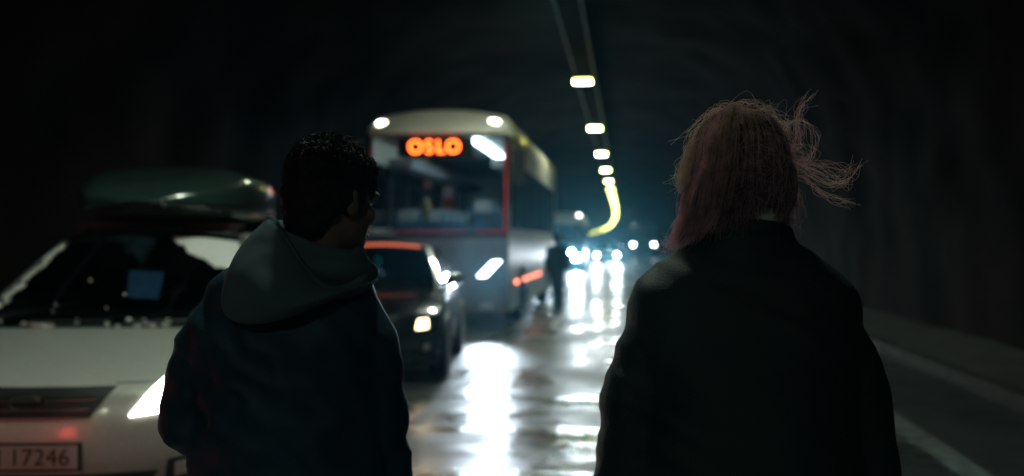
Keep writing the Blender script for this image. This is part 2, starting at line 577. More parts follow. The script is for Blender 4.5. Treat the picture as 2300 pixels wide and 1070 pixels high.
# ------------------------------------------------------------------ ceiling lamps and cable tray
LAMP_OFF, LAMP_Z = .235, 5.5
hm = MB().box((0, 0, .06), (.46, .26, .10), taper=.8).mesh('housing', M['lamp_housing'], False)
hs_ = []
for sx_ in (-1, 1):
    hs_.append(MB().box((sx_ * .222, 0, -.045), (.012, .24, .14)).mesh('side_shield', M['lamp_housing'], False))
he_ = [MB().box((0, q_, -.020), (.42, .012, .068)).mesh('end_lens', M['lamp_end'], False) for q_ in (-.105, .105)]
dm = MB().box((0, 0, .0), (.40, .18, .02), taper=1.0).mesh('diffuser', M['lamp'], False)
bm_ = [MB().box((0, q_, .20), (.03, .03, .20)).mesh('bracket', M['tray'], False) for q_ in (-.09, .09)]
names = ['nearest ceiling lamp in view, highest in the picture, under the cable tray',
         'second ceiling lamp down the tunnel, under the cable tray',
         'third ceiling lamp down the tunnel in the descending row',
         'fourth ceiling lamp down the tunnel, small glowing oval',
         'fifth ceiling lamp, last one separate before the lamps merge into a curve']
S_L1 = 24.75
i = -4
while True:
    s = S_L1 + 10.15 * i
    if s > 560: break
    x, y, th = path(s)
    p = at(s, LAMP_OFF, LAMP_Z)
    lab = ('farther ceiling lamp on the tunnel roof behind the camera, outside the picture' if i == -4 else 'nearer ceiling lamp on the tunnel roof behind the camera, outside the picture' if i < -2 else
           'ceiling lamp overhead just outside the picture above the people' if i == -2 else
           'ceiling lamp just above the top edge of the picture in front of the bus' if i == -1 else
           names[i] if i < 5 else 'small far ceiling lamp merging with its neighbours into the glowing curve above the road')
    r = thing('ceiling_lamp', lab, 'ceiling lamp', p, -th, 'ceiling lamps along the tunnel' if i < 5 else 'far ceiling lamps merging into a curve')
    if i < 14:
        link_mesh('housing', hm, r)
        for q_ in bm_: link_mesh('bracket', q_, r)
    for q_ in hs_: link_mesh('side_shield', q_, r)
    for q_ in he_: link_mesh('end_lens', q_, r)
    link_mesh('diffuser', dm, r)
    i += 1
tray = thing('cable_tray', 'dark steel cable tray with two pale edges running along the tunnel ceiling', 'cable tray')
for off in (-.02, .46):
    vs, fs = [], []
    st = stations(S_BACK + 20, 300, 2., 2.5)
    for s in st:
        for (dx, z) in ((0, 5.82), (.03, 5.82), (.03, 5.95), (0, 5.95)): vs.append(at(s, off + dx, z))
    for j in range(len(st) - 1):
        for q in range(4):
            fs.append((j * 4 + q, j * 4 + (q + 1) % 4, (j + 1) * 4 + (q + 1) % 4, (j + 1) * 4 + q))
    MB().add(vs, fs).build('rail', M['tray'], tray)
strip('tray_bottom', .012, .458, 5.83, S_BACK + 20, 300, M['cable'], 1, tray)
for off in (.08, .15, .21, .30, .38):
    mb = MB(); mb.tube([at(s, off, 5.86) for s in stations(S_BACK + 20, 200, 2.)], .024, 6)
    mb.build('cable', M['cable'], tray)

# ------------------------------------------------------------------ car builder
def wheel(parent, x, y, r, w, side):
    t = MB().lathe([(r * .62, -w / 2), (r * .93, -w / 2), (r, -w * .32), (r, w * .32), (r * .93, w / 2), (r * .62, w / 2)], 'X', (x, y, r)).build('wheel', M['rubber'], parent)
    rim = MB().lathe([(r * .64, -.02), (r * .64, w * .46), (r * .58, w * .47), (r * .55, w * .30), (r * .12, w * .36), (.02, w * .42)] if side > 0 else
                     [(.02, -w * .42), (r * .12, -w * .36), (r * .55, -w * .30), (r * .58, -w * .47), (r * .64, -w * .46), (r * .64, .02)], 'X', (x, y, r))
    for k in range(6):
        a = k * math.pi / 3
        c = Vector((x + side * w * .38, y + math.cos(a) * r * .34, r + math.sin(a) * r * .34))
        rim.box(c, (.03, r * .46, r * .13), Matrix.Rotation(a, 3, 'X'))
    rim.build('rim', M['alloy'], t)
    return t

def car(name, label, loc, rz, paint, p, group=None, cat='car', detail=True):
    root = thing(name, label, cat, loc, rz, group)
    L, W, zb = p['L'], p['W'] / 2, .21
    prof = p['top']
    def zt(x, y): return interp(prof, y) - .055 * abs(x / W) ** 3 * (1 if y < p['cowl'] else .5)
    def yf(x, z): return .26 * abs(x / W) ** 3.0 + .16 * clamp((z - .56) / .35) ** 2 + .07 * clamp((.42 - z) / .2) ** 1.5
    def yr(x, z): return .16 * abs(x / W) ** 3.4 + .10 * clamp((z - .75) / .35) ** 2 + .06 * clamp((.42 - z) / .2)
    def wd(y, z):
        f = 1 - .10 * clamp((.75 - y) / .75) ** 2 - .07 * clamp((y - L + .8) / .8) ** 2
        return W * f * (1 - .07 * ((z - .62) / .45) ** 2 if z > .62 else 1 - .05 * ((z - .62) / .4) ** 2)
    def low(a, b, c):
        x0 = a * W; y0 = b * L
        z = zb + c * (zt(x0, y0) - zb)
        y = y0 + yf(x0, z) * (1 - b) ** 3 - yr(x0, z) * b ** 3
        return Vector((a * wd(y, z), y, z))
    A = [-1, -.93, -.78, -.55, -.28, 0, .28, .55, .78, .93, 1]
    B = [0, .012, .035, .07, .12, .18, .25, .34, .45, .56, .67, .78, .88, .95, .985, 1]
    Cc = [0, .05, .2, .4, .6, .8, .94, 1]
    mb = MB()
    def face(U, V, fn, flip):
        vs = [fn(u, v) for u in U for v in V]; nv = len(V)
        fs = []
        for i in range(len(U) - 1):
            for j in range(nv - 1):
                q = (i * nv + j, (i + 1) * nv + j, (i + 1) * nv + j + 1, i * nv + j + 1)
                fs.append(q[::-1] if flip else q)
        mb.add(vs, fs)
    face(A, Cc, lambda a, c: low(a, 0, c), False); face(A, Cc, lambda a, c: low(a, 1, c), True)
    face(B, Cc, lambda b, c: low(-1, b, c), True); face(B, Cc, lambda b, c: low(1, b, c), False)
    face(A, B, lambda a, b: low(a, b, 1), False); face(A, B, lambda a, b: low(a, b, 0), True)
    bmm = bmesh.new()
    me = mb.mesh('body', paint)
    bmm.from_mesh(me); bmesh.ops.remove_doubles(bmm, verts=bmm.verts, dist=1e-4)
    bmesh.ops.recalc_face_normals(bmm, faces=bmm.faces)
    bmm.to_mesh(me); bmm.free()
    o = bpy.data.objects.new('body', me); COL.objects.link(o)
    sub = o.modifiers.new('s', 'SUBSURF'); sub.levels = 2; sub.render_levels = 2
    dg = bpy.context.evaluated_depsgraph_get(); dg.update()
    me2 = bpy.data.meshes.new_from_object(o.evaluated_get(dg))
    bpy.data.objects.remove(o); bpy.data.meshes.remove(me)
    me2.name = 'body'
    me2.polygons.foreach_set('use_smooth', [True] * len(me2.polygons))
    for e in me2.edges: e.use_edge_sharp = False
    body = link_mesh('body', me2, root)
    tree = BVHTree.FromPolygons([v.co.copy() for v in me2.vertices], [tuple(q.vertices) for q in me2.polygons])
    def cast(pt, d, back):
        hit = tree.ray_cast(Vector(pt), Vector(d))[0]
        return hit if hit is not None else Vector(back)
    def front(x, z): return cast((x, -1, z), (0, 1, 0), (x, .3, z))
    def topo(x, y): return cast((x, y, 3), (0, 0, -1), (x, y, .9))
    def quad(c4, nu=10, nv=5, fn=front):
        """c4: lower-left, lower-right, upper-right, upper-left in the projection plane"""
        G = []
        for i in range(nu + 1):
            u = i / nu; row = []
            for j in range(nv + 1):
                v = j / nv
                q = [(1 - u) * (1 - v) * c4[0][k] + u * (1 - v) * c4[1][k] + u * v * c4[2][k] + (1 - u) * v * c4[3][k] for k in (0, 1)]
                row.append(fn(*q))
            G.append(row)
        return G
    cen = (0, L / 2, .6)
    root['_'] = 0
    del root['_']
    # hood shut lines, grille, intake, lamps
    if detail:
        for sd in (-1, 1):
            pts = [topo(sd * (.60 + .20 * t), .18 + t * (p['cowl'] - .2)) + Vector((0, 0, .001)) for t in [i / 8 for i in range(9)]]
            MB().tube(pts, .005, 5).build('hood_gap', M['plastic'], root)
        gx0, gx1, gz0, gz1 = p['grille']
        g = MB(); g.slab(quad(((-gx0, gz0), (gx0, gz0), (gx1, gz1), (-gx1, gz1))), .006, .02, cen)
        gr = g.build('grille', M['plastic'], root)
        for t in p['bars']:
            z = gz0 + (gz1 - gz0) * t; w = (gx0 + (gx1 - gx0) * t) - .035
            MB().tube([front(-w + 2 * w * i / 12, z) + Vector((0, -.008, 0)) for i in range(13)], .009, 6).build('grille_bar', p.get('barmat', M['chrome']), gr)
        ez = gz0 + (gz1 - gz0) * .52
        e = MB()
        c = front(0, ez) + Vector((0, -.014, 0))
        e.tube([c + Vector((.075 * math.cos(a), 0, .036 * math.sin(a))) for a in [i * math.pi / 12 for i in range(25)]], .007, 6)
        e.build('emblem', M['chrome'], gr)
        MB().slab(quad(((-.52, .27), (.52, .27), (.60, .40), (-.60, .40))), .005, .02, cen).build('lower_intake', M['plastic'], root)
        for sd in (-1, 1):
            MB().tube([front(sd * (.38 + .5 * i / 8), gz1 + .012 - .006 * i / 8) + Vector((0, .001, 0)) for i in range(9)], .005, 5).build('bonnet_gap', M['plastic'], root)
            f = MB(); f.slab(quad(((sd * .62, .33), (sd * .76, .35), (sd * .76, .47), (sd * .64, .45)), 5, 4), .006, .02, cen)
            fr_ = f.build('fog_lamp', M['plastic'], root)
            MB().slab(quad(((sd * .665, .365), (sd * .725, .375), (sd * .725, .44), (sd * .67, .43)), 4, 4), .010, .01, cen).build('fog_lens', M['lens_off'], fr_)
    hq = p['head']
    for sd in (-1, 1):
        c4 = [(sd * x, z) for (x, z) in hq]
        h = MB(); h.slab(quad(c4, 10, 6), .007, .03, cen)
        ho = h.build('headlight', p['lens'], root)
        if detail and p.get('lens_in'):
            pass
        if p.get('beam'):
            cx = sum(q[0] for q in c4) / 4; cz = sum(q[1] for q in c4) / 4
            pt = front(cx, cz)
            add_light('headlight_beam', root, (pt.x, pt.y - .06, pt.z), p['beam'], p['beamcol'], 52, .8, .07, tilt=13)
    # tail lamps
    for sd in (-1, 1):
        def rear(x, z): return cast((x, L + 1, z), (0, -1, 0), (x, L - .3, z))
        MB().slab(quad(((sd * .55, .58), (sd * .82, .60), (sd * .80, .94), (sd * .62, .92)), 6, 5, rear), .008, .02, cen).build('tail_lamp', p.get('tailmat', M['red_band']), root)
    # greenhouse
    yc, ztop = p['cowl'], p['H']
    zb2 = 1.0 if p.get('zbase') is None else p['zbase']
    y_f0, y_f1 = yc - .04, p['roof0']
    y_r0, y_r1 = p['tailbase'], p['roof1']
    def gh(a, b, c):
        k = c
        hw = (W * p.get('bw', .86)) * (1 - k) + p['roofw'] / 2 * k + .035 * math.sin(math.pi * k)
        z = zb2 + (ztop - zb2) * k - (.045 * a * a if c > .5 else .045 * a * a * 2 * c) - .02 * ((b - .45) * 2) ** 2 * k
        ya = y_f0 + (y_f1 - y_f0) * k + .20 * abs(a) ** 2.4 * (1 - .35 * k) - .03 * math.sin(math.pi * k)
        yb = y_r0 + (y_r1 - y_r0) * k - .10 * abs(a) ** 3
        return Vector((a * hw, ya + (yb - ya) * b, z))
    lin = lambda u, v, n: [u + (v - u) * i / n for i in range(n + 1)]
    gc = (0, (y_f0 + y_r0) / 2, 1.1)
    gl = p.get('glass', M['dark_glass'])
    def patch(kind, r1, r2, off, th, nm, m, n1=12, n2=8):
        if kind == 'f': G = [[gh(a, 0, c) for c in lin(*r2, n2)] for a in lin(*r1, n1)]
        if kind == 'b': G = [[gh(a, 1, c) for c in lin(*r2, n2)] for a in lin(*r1, n1)]
        if kind == 'l': G = [[gh(-1, b, c) for c in lin(*r2, n2)] for b in lin(*r1, n1)]
        if kind == 'r': G = [[gh(1, b, c) for c in lin(*r2, n2)] for b in lin(*r1, n1)]
        if kind == 't': G = [[gh(a, b, 1) for b in lin(*r2, n2)] for a in lin(*r1, n1)]
        mb = MB(); mb.slab(G, off, th, gc)
        return mb.build(nm, m, root), G
    ws, wsG = patch('f', (-.93, .93), (0, .97), 0, .006, 'windscreen', gl)
    patch('b', (-.9, .9), (.1, .93), 0, .006, 'rear_window', gl)
    for kd in 'lr':
        patch(kd, (.03, .33), (.12, .93), 0, .006, 'side_window', gl)
        patch(kd, (.37, .66), (.12, .93), 0, .006, 'side_window', gl)
        patch(kd, (.70, .93), (.15, .92), 0, .006, 'side_window', gl)
        for (b0, b1) in ((-.0, .03), (.33, .37), (.66, .70), (.93, 1.0)):
            patch(kd, (b0, b1), (0, 1), .004, .02, 'pillar', paint if b0 < .1 or b0 > .9 else M['plastic'], 2, 8)
        patch(kd, (0, 1), (-.12, .12), .004, .02, 'window_sill', paint, 12, 2)
        patch(kd, (0, 1), (.93, 1.0), .005, .02, 'roof_rail', paint, 12, 2)
    for sd in (-1, 1):
        patch('f', (sd * .93, sd * 1.0), (0, 1), .005, .02, 'pillar', p.get('pillarmat', paint), 3, 8)
        patch('b', (sd * .9, sd * 1.0), (0, 1), .005, .02, 'pillar', paint, 3, 8)
    patch('f', (-1, 1), (.97, 1.0), .005, .02, 'roof_edge', p.get('edgemat', paint), 12, 2)
    patch('b', (-1, 1), (.93, 1.0), .005, .02, 'roof_edge', paint, 12, 2)
    patch('b', (-.95, .95), (-.1, .1), .005, .02, 'tailgate', paint, 12, 2)
    patch('t', (-1, 1), (.03, 1), .004, .02, 'roof', paint, 14, 14)
    # cabin
    zdeck = zb2 + .02
    cb = MB(); cb.box((0, (y_f0 + y_r0) / 2 + .3, zb2 + .015), (W * 1.56, (y_r0 - y_f0) - .75, .07))
    cb.box((0, y_f0 + .38, zb2 + .02), (W * 1.45, .42, .09))
    cb.build('cabin_floor', M['dark'], root)
    for sx in (-.36, .36):
        sb = MB(); sb.box((sx, y_f0 + 1.15, zb2 + .14), (.44, .12, .34), Matrix.Rotation(-.25, 3, 'X'))
        st_ = sb.build('seat', M['seat'], root)
        MB().ell((sx, y_f0 + 1.22, zb2 + .35), (.13, .055, .085)).build('headrest', M['seat'], st_)
    sx = .36
    sw = MB(); R_ = Matrix.Rotation(math.radians(62), 3, 'X')
    cc = Vector((sx, y_f0 + .62, zb2 + .10))
    sw.tube([cc + R_ @ Vector((.18 * math.cos(t * math.pi / 10), .18 * math.sin(t * math.pi / 10), 0)) for t in range(21)], .014, 6)
    sw.build('steering_wheel', M['plastic'], root)
    # wipers
    for (xa, xb) in ((-.50, .02), (.12, .58)):
        w_ = MB(); w_.tube([gh(xa / W + (xb - xa) / W * t, 0, .05 + .012 * t) + Vector((0, -.03, .012)) for t in (0, .33, .66, 1)], .009, 5)
        w_.build('wiper', M['plastic'], root)
    # mirrors
    for sd in (-1, 1):
        mm = MB(); q = gh(sd, .06, .1)
        mm.ell(q + Vector((sd * .16, -.02, .05)), (.115, .07, .075), nu=14, nv=8)
        mm.tube([q + Vector((sd * -.02, 0, 0)), q + Vector((sd * .10, 0, .03))], .025, 6)
        mo = mm.build('side_mirror', p.get('mirmat', paint), root)
        MB().ell(q + Vector((sd * .16, .045, .05)), (.09, .012, .055)).build('mirror_glass', M['mirror'], mo)
    # wheels with dark arches
    for yw in (p['axle'], L - p['axle'] + .05):
        for sd in (-1, 1):
            wheel(root, sd * (W - .09), yw, .315, .21, sd)
            ar = MB(); xw = W * .99
            pts = [Vector((sd * (xw + .0 * t), yw + .375 * math.cos(t), .315 + .375 * math.sin(t))) for t in [i * math.pi / 14 for i in range(15)]]
            ar.tube(pts, .035, 6)
            ar.build('wheel_arch', M['plastic'], root)
    root_info = dict(root=root, front=front, top=topo, gh=gh, quad=quad, cen=cen, L=L, W=W, gc=gc)
    return root_info

def text_mesh(body, size, name='text', extrude=.002, space=1.0):
    c = bpy.data.curves.new('t', 'FONT')
    c.body = body; c.size = size; c.extrude = extrude; c.space_character = space
    c.align_x = 'CENTER'; c.align_y = 'CENTER'
    o = bpy.data.objects.new('t', c); COL.objects.link(o)
    dg = bpy.context.evaluated_depsgraph_get(); dg.update()
    me = bpy.data.meshes.new_from_object(o.evaluated_get(dg))
    bpy.data.objects.remove(o); bpy.data.curves.remove(c)
    me.name = name
    return me

# ---------------------------------------------------- the pale estate car with the roof box
KIA = dict(pillarmat=M['grey_paint'], edgemat=M['dark'], bw=.95, L=4.5, W=1.86, H=1.605, top=[(0, .79), (.06, .825), (.2, .875), (.45, .93), (.75, .975), (1.1, 1.02), (1.3, 1.03), (3.4, 1.02), (4.3, .98), (4.5, .90)],
           cowl=1.12, zbase=1.0, roof0=1.86, roof1=3.9, tailbase=4.35, roofw=1.16, axle=.88,
           grille=(.30, .395, .665, .80), bars=(.62, .30), head=[(.475, .665), (.84, .70), (.82, .865), (.60, .845)],
           lens=M['lens_warm'], beam=70, beamcol=(1, .92, .78), glass=M['glass'])
kx, ky = -2.31, 4.70
KZ = math.atan(.035)
K = car('estate_car', 'pale silver estate car with lit headlight and roof box beside the hooded man', (kx, ky, 0), KZ, M['white_paint'], KIA, cat='car')
kr = K['root']
# number plate
pl = MB(); pz = .487
G = [[Vector((-.26 + .52 * i / 10, min(K['front'](-.26 + .52 * i / 10, pz).y, .2) , pz - .055 + .11 * j)) for j in (0, 1)] for i in range(11)]
yp = min(r[0].y for r in G) - .012
pl.box((0, yp, pz), (.52, .012, .11))
po = pl.build('number_plate', M['plate'], kr)
MB().box((0, yp + .006, pz), (.55, .012, .135)).build('plate_frame', M['plastic'], kr)
for ch, cx in zip('N17246', (-.130, -.028, .029, .086, .143, .200)):
    tm = text_mesh(ch, .112, 'plate_character'); tm.materials.append(M['ink'])
    to = link_mesh('plate_character', tm, po)
    to.rotation_euler = (math.radians(90), 0, 0); to.location = (cx, yp - .0075, pz - .002)
# glowing blue panel added behind the windscreen to give a blue patch
sc_ = MB(); sc_.box((0, 0, 0), (.19, .012, .17), Matrix.Rotation(math.radians(-14), 3, 'X') @ Matrix.Rotation(math.radians(4), 3, 'Y'), taper=1.12)
so = sc_.build('glow_panel', M['blue_panel'], kr); so.location = K['gh'](.08, 0, .40) + Vector((0, .17, 0))
# snow left on the glass
def snow_on(gh, cells, rnd, name, parent):
    mb = MB()
    for (a, c, ra, rc) in cells:
        n = 12
        mb_v = []
        ctr = gh(a, 0, c)
        ring = []
        for k in range(n):
            t = 2 * math.pi * k / n
            rr = 1 + .45 * rnd.uniform(-1, 1)
            ring.append((a + ra * rr * math.cos(t), c + rc * rr * math.sin(t)))
        vs = [gh(*(u, 0, v)) + Vector((0, .004, -.004)) for (u, v) in ring]
        vs += [gh(a + (u - a) * .72, 0, c + (v - c) * .72) + Vector((0, -.012, .010)) for (u, v) in ring]
        vs.append(gh(a, 0, c) + Vector((0, -.017, .014)))
        fs = [(k, (k + 1) % n, n + (k + 1) % n, n + k) for k in range(n)] + [(n + k, n + (k + 1) % n, 2 * n) for k in range(n)]
        mb.add(vs, fs)
    return mb
rnd = random.Random(3)
cells = []
for i in range(30):                                       # flakes along the scuttle
    cells.append((rnd.uniform(-.95, .9), rnd.uniform(.015, .075), rnd.uniform(.008, .028), rnd.uniform(.008, .02)))
for i in range(26):                                       # left edge of the glass
    c = rnd.uniform(.05, .95); cells.append((-.93 + rnd.uniform(0, .06), c, rnd.uniform(.012, .03), rnd.uniform(.02, .05)))
for i in range(7): cells.append((rnd.uniform(-.5, .75), rnd.uniform(.1, .55), rnd.uniform(.005, .009), rnd.uniform(.006, .010)))
sn = snow_on(K['gh'], cells, rnd, 'snow', kr).build('snow', M['snow'], None)
sn.location = kr.location; sn.rotation_euler = kr.rotation_euler
sn['kind'] = 'stuff'; sn['label'] = 'bits of snow along the windscreen base and edge of the pale car'; sn['category'] = 'snow'
# large patch the wiper does not reach
vs, fs = [], []
U, V = 26, 14
def edge(u): return .56 + .34 * (1 - u) ** 1.6 + .05 * noise.noise(Vector((u * 9, 2, 0))) + .03 * noise.noise(Vector((u * 23, 5, 0)))
for i in range(U + 1):
    u = i / U
    a = .26 + .66 * u
    lo = edge(u)
    for j in range(V + 1):
        v = j / V
        c = lo + (.93 - lo) * v
        th = .004 + .016 * math.sin(math.pi * clamp(v * 1.0)) * math.sin(math.pi * clamp(u * .9 + .05)) + .004 * noise.noise(Vector((a * 20, c * 20, 1)))
        if i in (0, U) or j in (0, V): th = -.004
        vs.append(K['gh'](a, 0, c) + Vector((0, -.9, .5)).normalized() * th)
for i in range(U):
    for j in range(V):
        fs.append((i * (V + 1) + j, (i + 1) * (V + 1) + j, (i + 1) * (V + 1) + j + 1, i * (V + 1) + j + 1))
sp = MB().add(vs, fs).build('snow_patch', M['snow'], None, auto=False)
sp.location = kr.location; sp.rotation_euler = kr.rotation_euler
tag(sp, 'large curved snow patch on the upper right of the pale car windscreen', 'snow')

# roof box
def superbox(cx, y0, y1, z0, z1, w, mb, top=True):
    """streamlined shell: plan and height taper at both ends"""
    nu, nv = 26, 20
    vs, fs = [], []
    for i in range(nu + 1):
        u = i / nu
        y = y0 + (y1 - y0) * u
        pw = clamp(math.sin(math.pi * clamp(u, .0, 1)) ** .28 if 0 < u < 1 else .12, .12, 1)
        hz = clamp((u / .30) ** .55 if u < .30 else ((1 - u) / .16) ** .6 if u > .84 else 1, .04, 1)
        for j in range(nv + 1):
            a = math.pi * j / nv
            x = -math.cos(a)
            vs.append((cx + w / 2 * pw * sgnpow(x, .55), y, z0 + (z1 - z0) * hz * (math.sin(a) ** .5 if math.sin(a) > 0 else 0)))
    for i in range(nu):
        for j in range(nv):
            fs.append((i * (nv + 1) + j, (i + 1) * (nv + 1) + j, (i + 1) * (nv + 1) + j + 1, i * (nv + 1) + j + 1))
    mb.add(vs, fs)
    return mb
rb = thing('roof_box', 'glossy black roof box on top of the pale estate car', 'roof box', kr.location, KZ)
superbox(0, 1.55, 3.75, 1.750, 2.03, 1.22, MB()).build('lid', M['gloss_black'], rb, auto=False)
bb = MB(); superbox(0, 1.57, 3.73, -1.755, -1.625, 1.21, bb)
bb.v = [(x, y, -z) for (x, y, z) in bb.v]; bb.f = [f[::-1] for f in bb.f]
bb.build('base_shell', M['gloss_black'], rb, auto=False)
for yy in (2.05, 3.2):
    MB().box((0, yy, 1.615), (1.12, .06, .035)).box((-.5, yy, 1.585), (.05, .08, .07)).box((.5, yy, 1.585), (.05, .08, .07)).build('roof_bar', M['plastic'], rb)

# ---------------------------------------------------- the black car before the bus
BLK = dict(L=3.95, W=1.74, H=1.50, top=[(0, .76), (.06, .80), (.2, .86), (.45, .92), (.75, .965), (1.05, 1.0), (1.3, 1.01), (3.0, 1.01), (3.8, .97), (3.95, .88)],
           cowl=1.08, zbase=.98, roof0=1.75, roof1=3.4, tailbase=3.8, roofw=1.12, axle=.80,
           grille=(.30, .42, .62, .74), bars=(.5,), head=[(.595, .59), (.715, .60), (.705, .70), (.615, .69)],
           mirmat=M['chrome'], lens=M['lens_dim'], beam=4, beamcol=(1, .85, .6), glass=M['dark_glass'])
BZ = -TH0
Bk = car('hatchback_car', 'small black hatchback with dim yellow headlight standing in front of the bus', (-1.60, 10.3, 0), -.015, M['black_paint'], BLK)
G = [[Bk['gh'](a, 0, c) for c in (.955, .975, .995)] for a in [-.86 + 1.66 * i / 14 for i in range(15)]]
MB().slab(G, .012, .014, Bk['gc']).build('roof_edge_reflection', M['red_reflect'], Bk['root'])  # glowing strip painted in for a red reflection on the roof edge
tg = MB(); tg.ell((0, 0, 0), (.05, .03, .045))
to2 = tg.build('lit_gadget', M['teal_led'], Bk['root']); to2.location = Bk['gh'](-.02, 0, .62) + Vector((0, .12, 0))
mbp = MB().box((0, 0, 0), (.52, .012, .11)).build('number_plate', M['plate'], Bk['root']); mbp.location = (0, Bk['front'](0, .44).y - .012, .44)

# ---------------------------------------------------- car just behind the camera, whose tail lamps redden the pale car
TL = dict(BLK); TL['tailmat'] = M['tail']; TL['lens'] = M['lens_off']; TL['beam'] = None
Tc = car('saloon_car', 'dark red car just outside the picture ahead of the pale estate car, brake lights on', (-3.35, -1.15, 0), -math.atan(.04), M['red_paint'], TL)

# ------------------------------------------------------------------ box-shaped vehicles: bus, van, lorry
def box_vehicle(name, label, cat, loc, rz, p, group=None):
    root = thing(name, label, cat, loc, rz, group)
    W, H, L, zb = p['W'] / 2, p['H'], p['L'], p['zb']
    w0, w1 = p['ws']
    rk = p['rake']
    def ztop(a): return H - p['crown'] * abs(a) ** 2.2
    def pt(a, b, z):
        wz = 1 - .20 * clamp((z - (H - .42)) / .42) ** 2.2
        r = rk * clamp((z - w0 + .15) / (w1 - w0)) + p['brow'] * clamp((z - w1) / (H - w1)) ** 2
        y0 = .30 * abs(a) ** 4 + r + .05 * clamp((.6 - z) / .4)
        y1 = L - .12 * abs(a) ** 4 - .12 * clamp((z - H + .6) / .6) ** 2
        return Vector((a * W * wz, y0 + (y1 - y0) * b, z))
    lin = lambda u, v, n: [u + (v - u) * i / n for i in range(n + 1)]
    C0 = (0, L / 2, H * .5)
    def P(kind, r, zr, nm, m, off=0, th=.03, n1=16, n2=8, parent=root):
        f0 = zr[0] if callable(zr[0]) else (lambda a, k=zr[0]: k)
        f1 = zr[1] if callable(zr[1]) else (lambda a, k=zr[1]: k)
        if kind in 'fb':
            b = 0 if kind == 'f' else 1
            G = [[pt(a, b, f0(a) + (f1(a) - f0(a)) * t) for t in lin(0, 1, n2)] for a in lin(*r, n1)]
        elif kind in 'lr':
            a = -1 if kind == 'l' else 1
            G = [[pt(a, b, f0(a) + (f1(a) - f0(a)) * t) for t in lin(0, 1, n2)] for b in lin(*r, n1)]
        else:
            G = [[pt(a, b, ztop(a)) for b in lin(*r, 10)] for a in lin(-1, 1, 20)]
        return MB().slab(G, off, th, C0).build(nm, m, parent)
    pm = p['paint']; pt_ = p.get('paint_top', pm)
    P('f', (-1, 1), (zb, w0 - .06), 'front_panel', p.get('front_mat', pm), 0, .03, 20, 10)
    P('f', (-1, 1), (w0 - .06, w0), 'scuttle', M['plastic'], -.004, .03, 20, 2)
    P('f', (-.93, .93), (w0, w1), 'windscreen', p.get('glass', M['glass']), -.002, .008, 20, 10)
    for sd in (-1, 1):
        P('f', (sd * .93, sd * 1.0), (w0, w1), 'front_pillar', p.get('pillar', M['plastic']), 0, .04, 3, 10)
    P('f', (-1, 1), (w1, ztop), 'roof_brow', pt_, .003, .03, 20, 8)
    P('t', (0, 1), (0, 0), 'roof', pt_, 0, .03)
    P('b', (-1, 1), (zb, ztop), 'rear_panel', pm, 0, .03, 16, 10)
    s0, s1 = p['sidewin']
    nw = p['nwin']
    for kd in 'lr':
        P(kd, (0, 1), (zb, s0), 'side_panel', pm, 0, .03, 14, 6)
        P(kd, (0, 1), (s1, ztop), 'side_cornice', pt_, 0, .03, 14, 6)
        if nw:
            bs = [.02 + (p.get('winend', .96) - .02) * i / nw for i in range(nw + 1)]
            for i in range(nw):
                P(kd, (bs[i] + .006, bs[i + 1] - .006), (s0, s1), 'side_window', M['dark_glass'], -.004, .008, 4, 3)
            for b in bs:
                P(kd, (b - .006, b + .006), (s0, s1), 'window_pillar', M['plastic'], 0, .04, 1, 3)
            P(kd, (0, .014), (s0, s1), 'corner_panel', pm, 0, .03, 1, 3)
            if bs[-1] < .985: P(kd, (bs[-1] + .006, 1), (s0, s1), 'corner_panel', pm, 0, .03, 2, 3)
        else:
            P(kd, (0, 1), (s0, s1), 'side_board', pm, 0, .03, 6, 3)
    # wheels
    for yw in p['axles']:
        for sd in (-1, 1):
            wheel(root, sd * (W - .14), yw, p['wr'], .28, sd)
            ar = MB()
            ar.tube([Vector((sd * W * .995, yw + (p['wr'] + .08) * math.cos(t), p['wr'] + (p['wr'] + .08) * math.sin(t))) for t in [i * math.pi / 14 for i in range(15)]], .035, 6)
            ar.build('wheel_arch', M['plastic'], root)
    # headlights
    for sd in (-1, 1):
        c4 = p['head']
        G = []
        for i in range(9):
            u = i / 8; row = []
            for j in range(5):
                v = j / 4
                x, z = [(1 - u) * (1 - v) * c4[0][k] + u * (1 - v) * c4[1][k] + u * v * c4[2][k] + (1 - u) * v * c4[3][k] for k in (0, 1)]
                row.append(pt(sd * x / W, 0, z))
            G.append(row)
        MB().slab(G, .012, .05, C0).build('headlight', p['lens'], root)
        if p.get('beam'):
            x = sum(q[0] for q in c4) / 4; z = sum(q[1] for q in c4) / 4
            q = pt(sd * x / W, 0, z)
            add_light('headlight_beam', root, (q.x, q.y - .08, q.z), p['beam'], p['beamcol'], p.get('spot', 100), .75, .09, tilt=p.get('tilt', 4))
    # mirrors
    for sd in (-1, 1):
        q = pt(sd, 0, w1 - .25)
        m_ = MB(); m_.tube([q + Vector((0, .05, .18)), q + Vector((sd * .14, -.22, .12)), q + Vector((sd * .17, -.25, -.05))], .022, 6)
        m_.box(q + Vector((sd * .17, -.24, -.36)), (.22, .09, .60))
        mo = m_.build('wing_mirror', M['plastic'], root)
        MB().box(q + Vector((sd * .17, -.19, -.36)), (.18, .012, .52)).build('mirror_glass', M['mirror'], mo)
    for (xa, xb) in ((-.85, -.05), (.75, .05)):
        MB().tube([pt(xa / W, 0, w0 + .04) + Vector((0, -.03, 0)), pt((xa * .5 + xb * .5) / W, 0, w0 + .10) + Vector((0, -.03, 0)), pt(xb / W, 0, w0 + .16) + Vector((0, -.03, 0))], .014, 5).build('wiper', M['plastic'], root)
    return dict(root=root, pt=pt, W=W, H=H, L=L, C0=C0)

